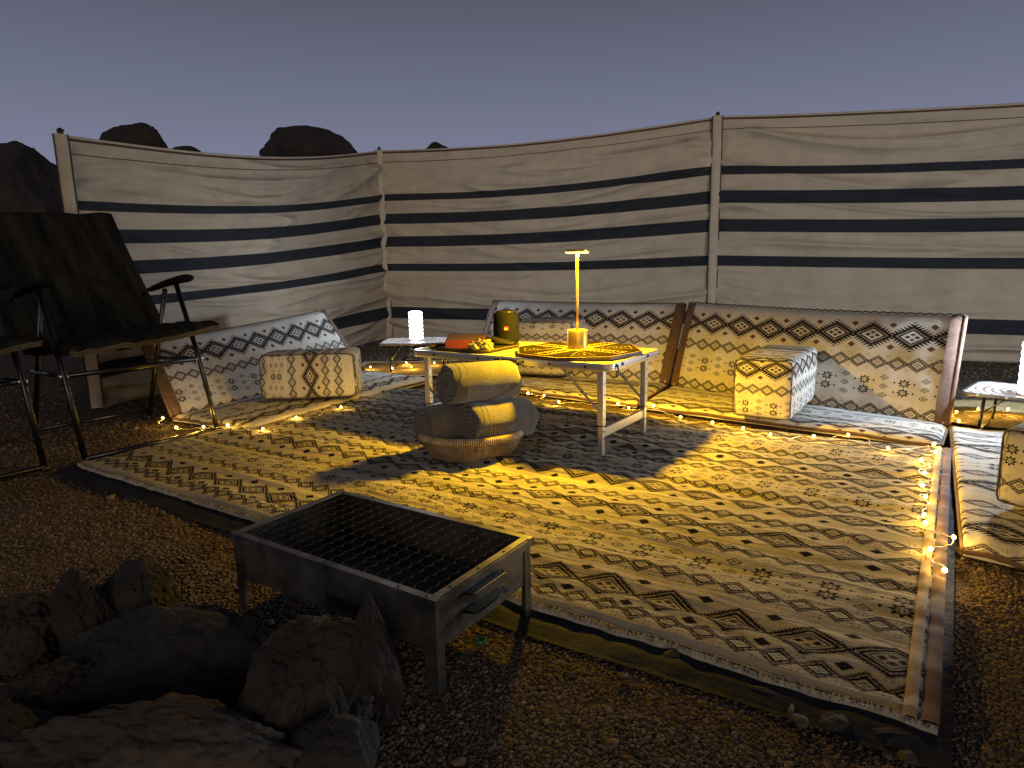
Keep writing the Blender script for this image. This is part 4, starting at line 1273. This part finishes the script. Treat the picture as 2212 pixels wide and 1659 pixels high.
# ------------------------------------------------------------------ folding armchairs
def fleece_mat():
    m = bpy.data.materials.new("dark_fleece"); m.use_nodes = True; nt = m.node_tree; b = nt.nodes['Principled BSDF']; b.inputs['Roughness'].default_value = 1.0
    b.inputs['Specular IOR Level'].default_value = .05
    uv = nt.nodes.new("ShaderNodeUVMap"); uv.uv_map = "UVMap"; mp = nt.nodes.new("ShaderNodeMapping"); mp.inputs['Scale'].default_value = (11, .9, 1); nt.links.new(uv.outputs[0], mp.inputs[0])
    n = nt.nodes.new("ShaderNodeTexNoise"); n.inputs['Scale'].default_value = 1.5; n.inputs['Detail'].default_value = 4; nt.links.new(mp.outputs[0], n.inputs['Vector'])
    r = nt.nodes.new("ShaderNodeValToRGB"); r.color_ramp.elements[0].position = .35; r.color_ramp.elements[0].color = (.008, .007, .006, 1)
    r.color_ramp.elements[1].position = .7; r.color_ramp.elements[1].color = (.036, .031, .022, 1)
    nt.links.new(n.outputs[0], r.inputs[0]); nt.links.new(r.outputs[0], b.inputs['Base Color'])
    n2 = nt.nodes.new("ShaderNodeTexNoise"); n2.inputs['Scale'].default_value = 90; nt.links.new(uv.outputs[0], n2.inputs['Vector'])
    bp = nt.nodes.new("ShaderNodeBump"); bp.inputs['Strength'].default_value = .7; bp.inputs['Distance'].default_value = .004; nt.links.new(n2.outputs[0], bp.inputs['Height']); nt.links.new(bp.outputs[0], b.inputs['Normal'])
    return m


M_fleece = fleece_mat()
M_lining = mat("fleece_lining", (.09, .065, .03), 1.0, var=.3, vscale=60, bump=.6, bscale=150)


M_arm = mat("armrest_plastic", (.010, .010, .009), .85, spec=.12)


def armchair(loc, rz, label):
    # local: x to the chair's far side, y forward (toward the fire)
    W = .655; D = .70; root = empty("folding_armchair", loc, rz, label, "chair", "folding armchairs draped in dark fleece")
    for sx, nm in ((0, 'near'), (W, 'far')):
        # front leg (foot at y=0) slopes back and up to the armrest; rear leg slopes forward
        lg = MB().tube([(sx, 0, .012), (sx, -.10, .38), (sx, -.265, .80)], .013, 10).build("leg", M_dark, root, smooth=True)
        MB().lathe([(.018, 0), (.018, .022)], 10, c=(sx, 0, 0)).build("foot", M_black, lg, smooth=True)
        MB().lathe([(.011, -.020), (.014, -.012), (.014, .012), (.011, .020)], 10).build("joint_bolt", M_alu, lg, loc=(sx, -.115, .40), smooth=True).rotation_euler = (0, pi / 2, 0)
        xo = sx + (.03 if sx == 0 else -.03)
        lg = MB().tube([(xo, -D, .012), (xo, -.52, .38), (xo, -.335, .775)], .013, 10).build("leg", M_dark, root, smooth=True)
        MB().lathe([(.018, 0), (.018, .022)], 10, c=(xo, -D, 0)).build("foot", M_black, lg, smooth=True)
        # side seat rail
        MB().tube([(sx, -.115, .40), (xo, -.60, .38)], .011, 8).build("seat_rail", M_dark, root, smooth=True)
        # armrest
        ar = MB()

        def af(u, v, sx=sx):
            y = -.60 + u * .50; wd = .020 + .024 * min(1, u * 1.6); th = .012 + .012 * u
            zc = .765 + .075 * u ** 1.5 + .018 * sin(pi * u)
            a = 2 * pi * v; e = min(1, (u + .001) * 12, (1 - u + .001) * 9); e = sqrt(e)
            return (sx + wd * cos(a) * e, y, zc + th * sin(a) * e)
        ar.grid(24, 16, af); ar.build("armrest", M_arm, root, smooth=True)
        MB().tube([(sx, -.60, .765), (sx, -.66, .74)], .010, 8).build("arm_bracket", M_dark, root, smooth=True)
    MB().tube([(0, .0, .020), (W, 0, .020)], .013, 10).build("floor_rail", M_dark, root, smooth=True)
    MB().tube([(.03, -D + .02, .06), (W - .03, -D + .02, .06)], .011, 10).build("floor_rail", M_dark, root, smooth=True)
    MB().tube([(0, -.115, .40), (W, -.115, .40)], .012, 10).build("cross_rail", M_dark, root, smooth=True)
    MB().tube([(.02, -.60, .47), (.02, -1.06, 1.19)], .012, 8).build("back_rail", M_dark, root, smooth=True)
    MB().tube([(W - .02, -.60, .47), (W - .02, -1.06, 1.19)], .012, 8).build("back_rail", M_dark, root, smooth=True)

    # seat pad under fleece: thick, front edge rolls and lifts at the far corner
    def sf(u, v, lower=False):
        x = -.045 + u * (W + .06); y = .05 - v * .62
        z = .535 + .055 * ((1 - u) ** 2.2) - .035 * v + .014 * nz(u * 5, v * 5, 3) + .012 * nz(u * 14, v * 3, 8)
        e = min(1, u * 14, (1 - u) * 10, v * 8, (1 - v) * 8); t = sqrt(max(0, 1 - (1 - e) ** 2)) * .030
        if v < .05: y += .01 * nz(u * 9, 2)
        return (x, y, z + (-t if lower else t))
    sm = MB(); sm.grid(50, 30, lambda u, v: sf(u, v), uvf=lambda u, v: (u * .7, v * .6)); sm.grid(50, 30, lambda u, v: sf(u, v, True), uvf=lambda u, v: (u * .7, v * .6), flip=True)
    sm.build("seat_cover", M_fleece, root, smooth=True)
    hm = MB()
    for j in range(3):
        hm.tube([Vector(sf(u / 50, 0, True)) + Vector((0, -.004 - j * .005, -.004 - .008 * j - .004 * abs(nz(u * .4, j)))) for u in range(51)], .0055, 6)
    hm.build("seat_hem", M_lining, root, smooth=True)

    # back cover
    def bf(u, v, rear=False):
        zt = 1.23 - .02 * u + .012 * nz(u * 6, 1)
        x = -.075 + u * (W + .10) 
        t = v
        y = -1.10 + .54 * t; z = zt + (.50 - zt) * t
        y += .018 * nz(u * 9, v * 1.5, 2) + .010 * nz(u * 20, v * 3, 5)
        e = min(1, u * 16, (1 - u) * 16, v * 12, (1 - v) * 12); th = sqrt(max(0, 1 - (1 - e) ** 2)) * .022
        return (x, y + (-th if rear else th), z + (0 if rear else th * .5))
    bmx = MB(); bmx.grid(60, 40, lambda u, v: bf(u, v), uvf=lambda u, v: (u * .7, v)); bmx.grid(60, 40, lambda u, v: bf(u, v, True), uvf=lambda u, v: (u * .7, v), flip=True)
    bmx.build("back_cover", M_fleece, root, smooth=True)
    return root


A1 = Vector((-2.001, 3.009, 0)); A2 = Vector((-1.612, 3.536, 0)); wv2 = (A2 - A1).normalized(); CR = atan2(-wv2.y, -wv2.x)
ch1 = armchair(A2, CR, "folding armchair draped in dark fleece beside the carpet's left corner")
ch2 = copy_tree(ch1); pB = Vector((-2.108, 2.889, 0))
ch2.location = pB; ch2['label'] = "second dark folding armchair cut off by the left edge of the picture"
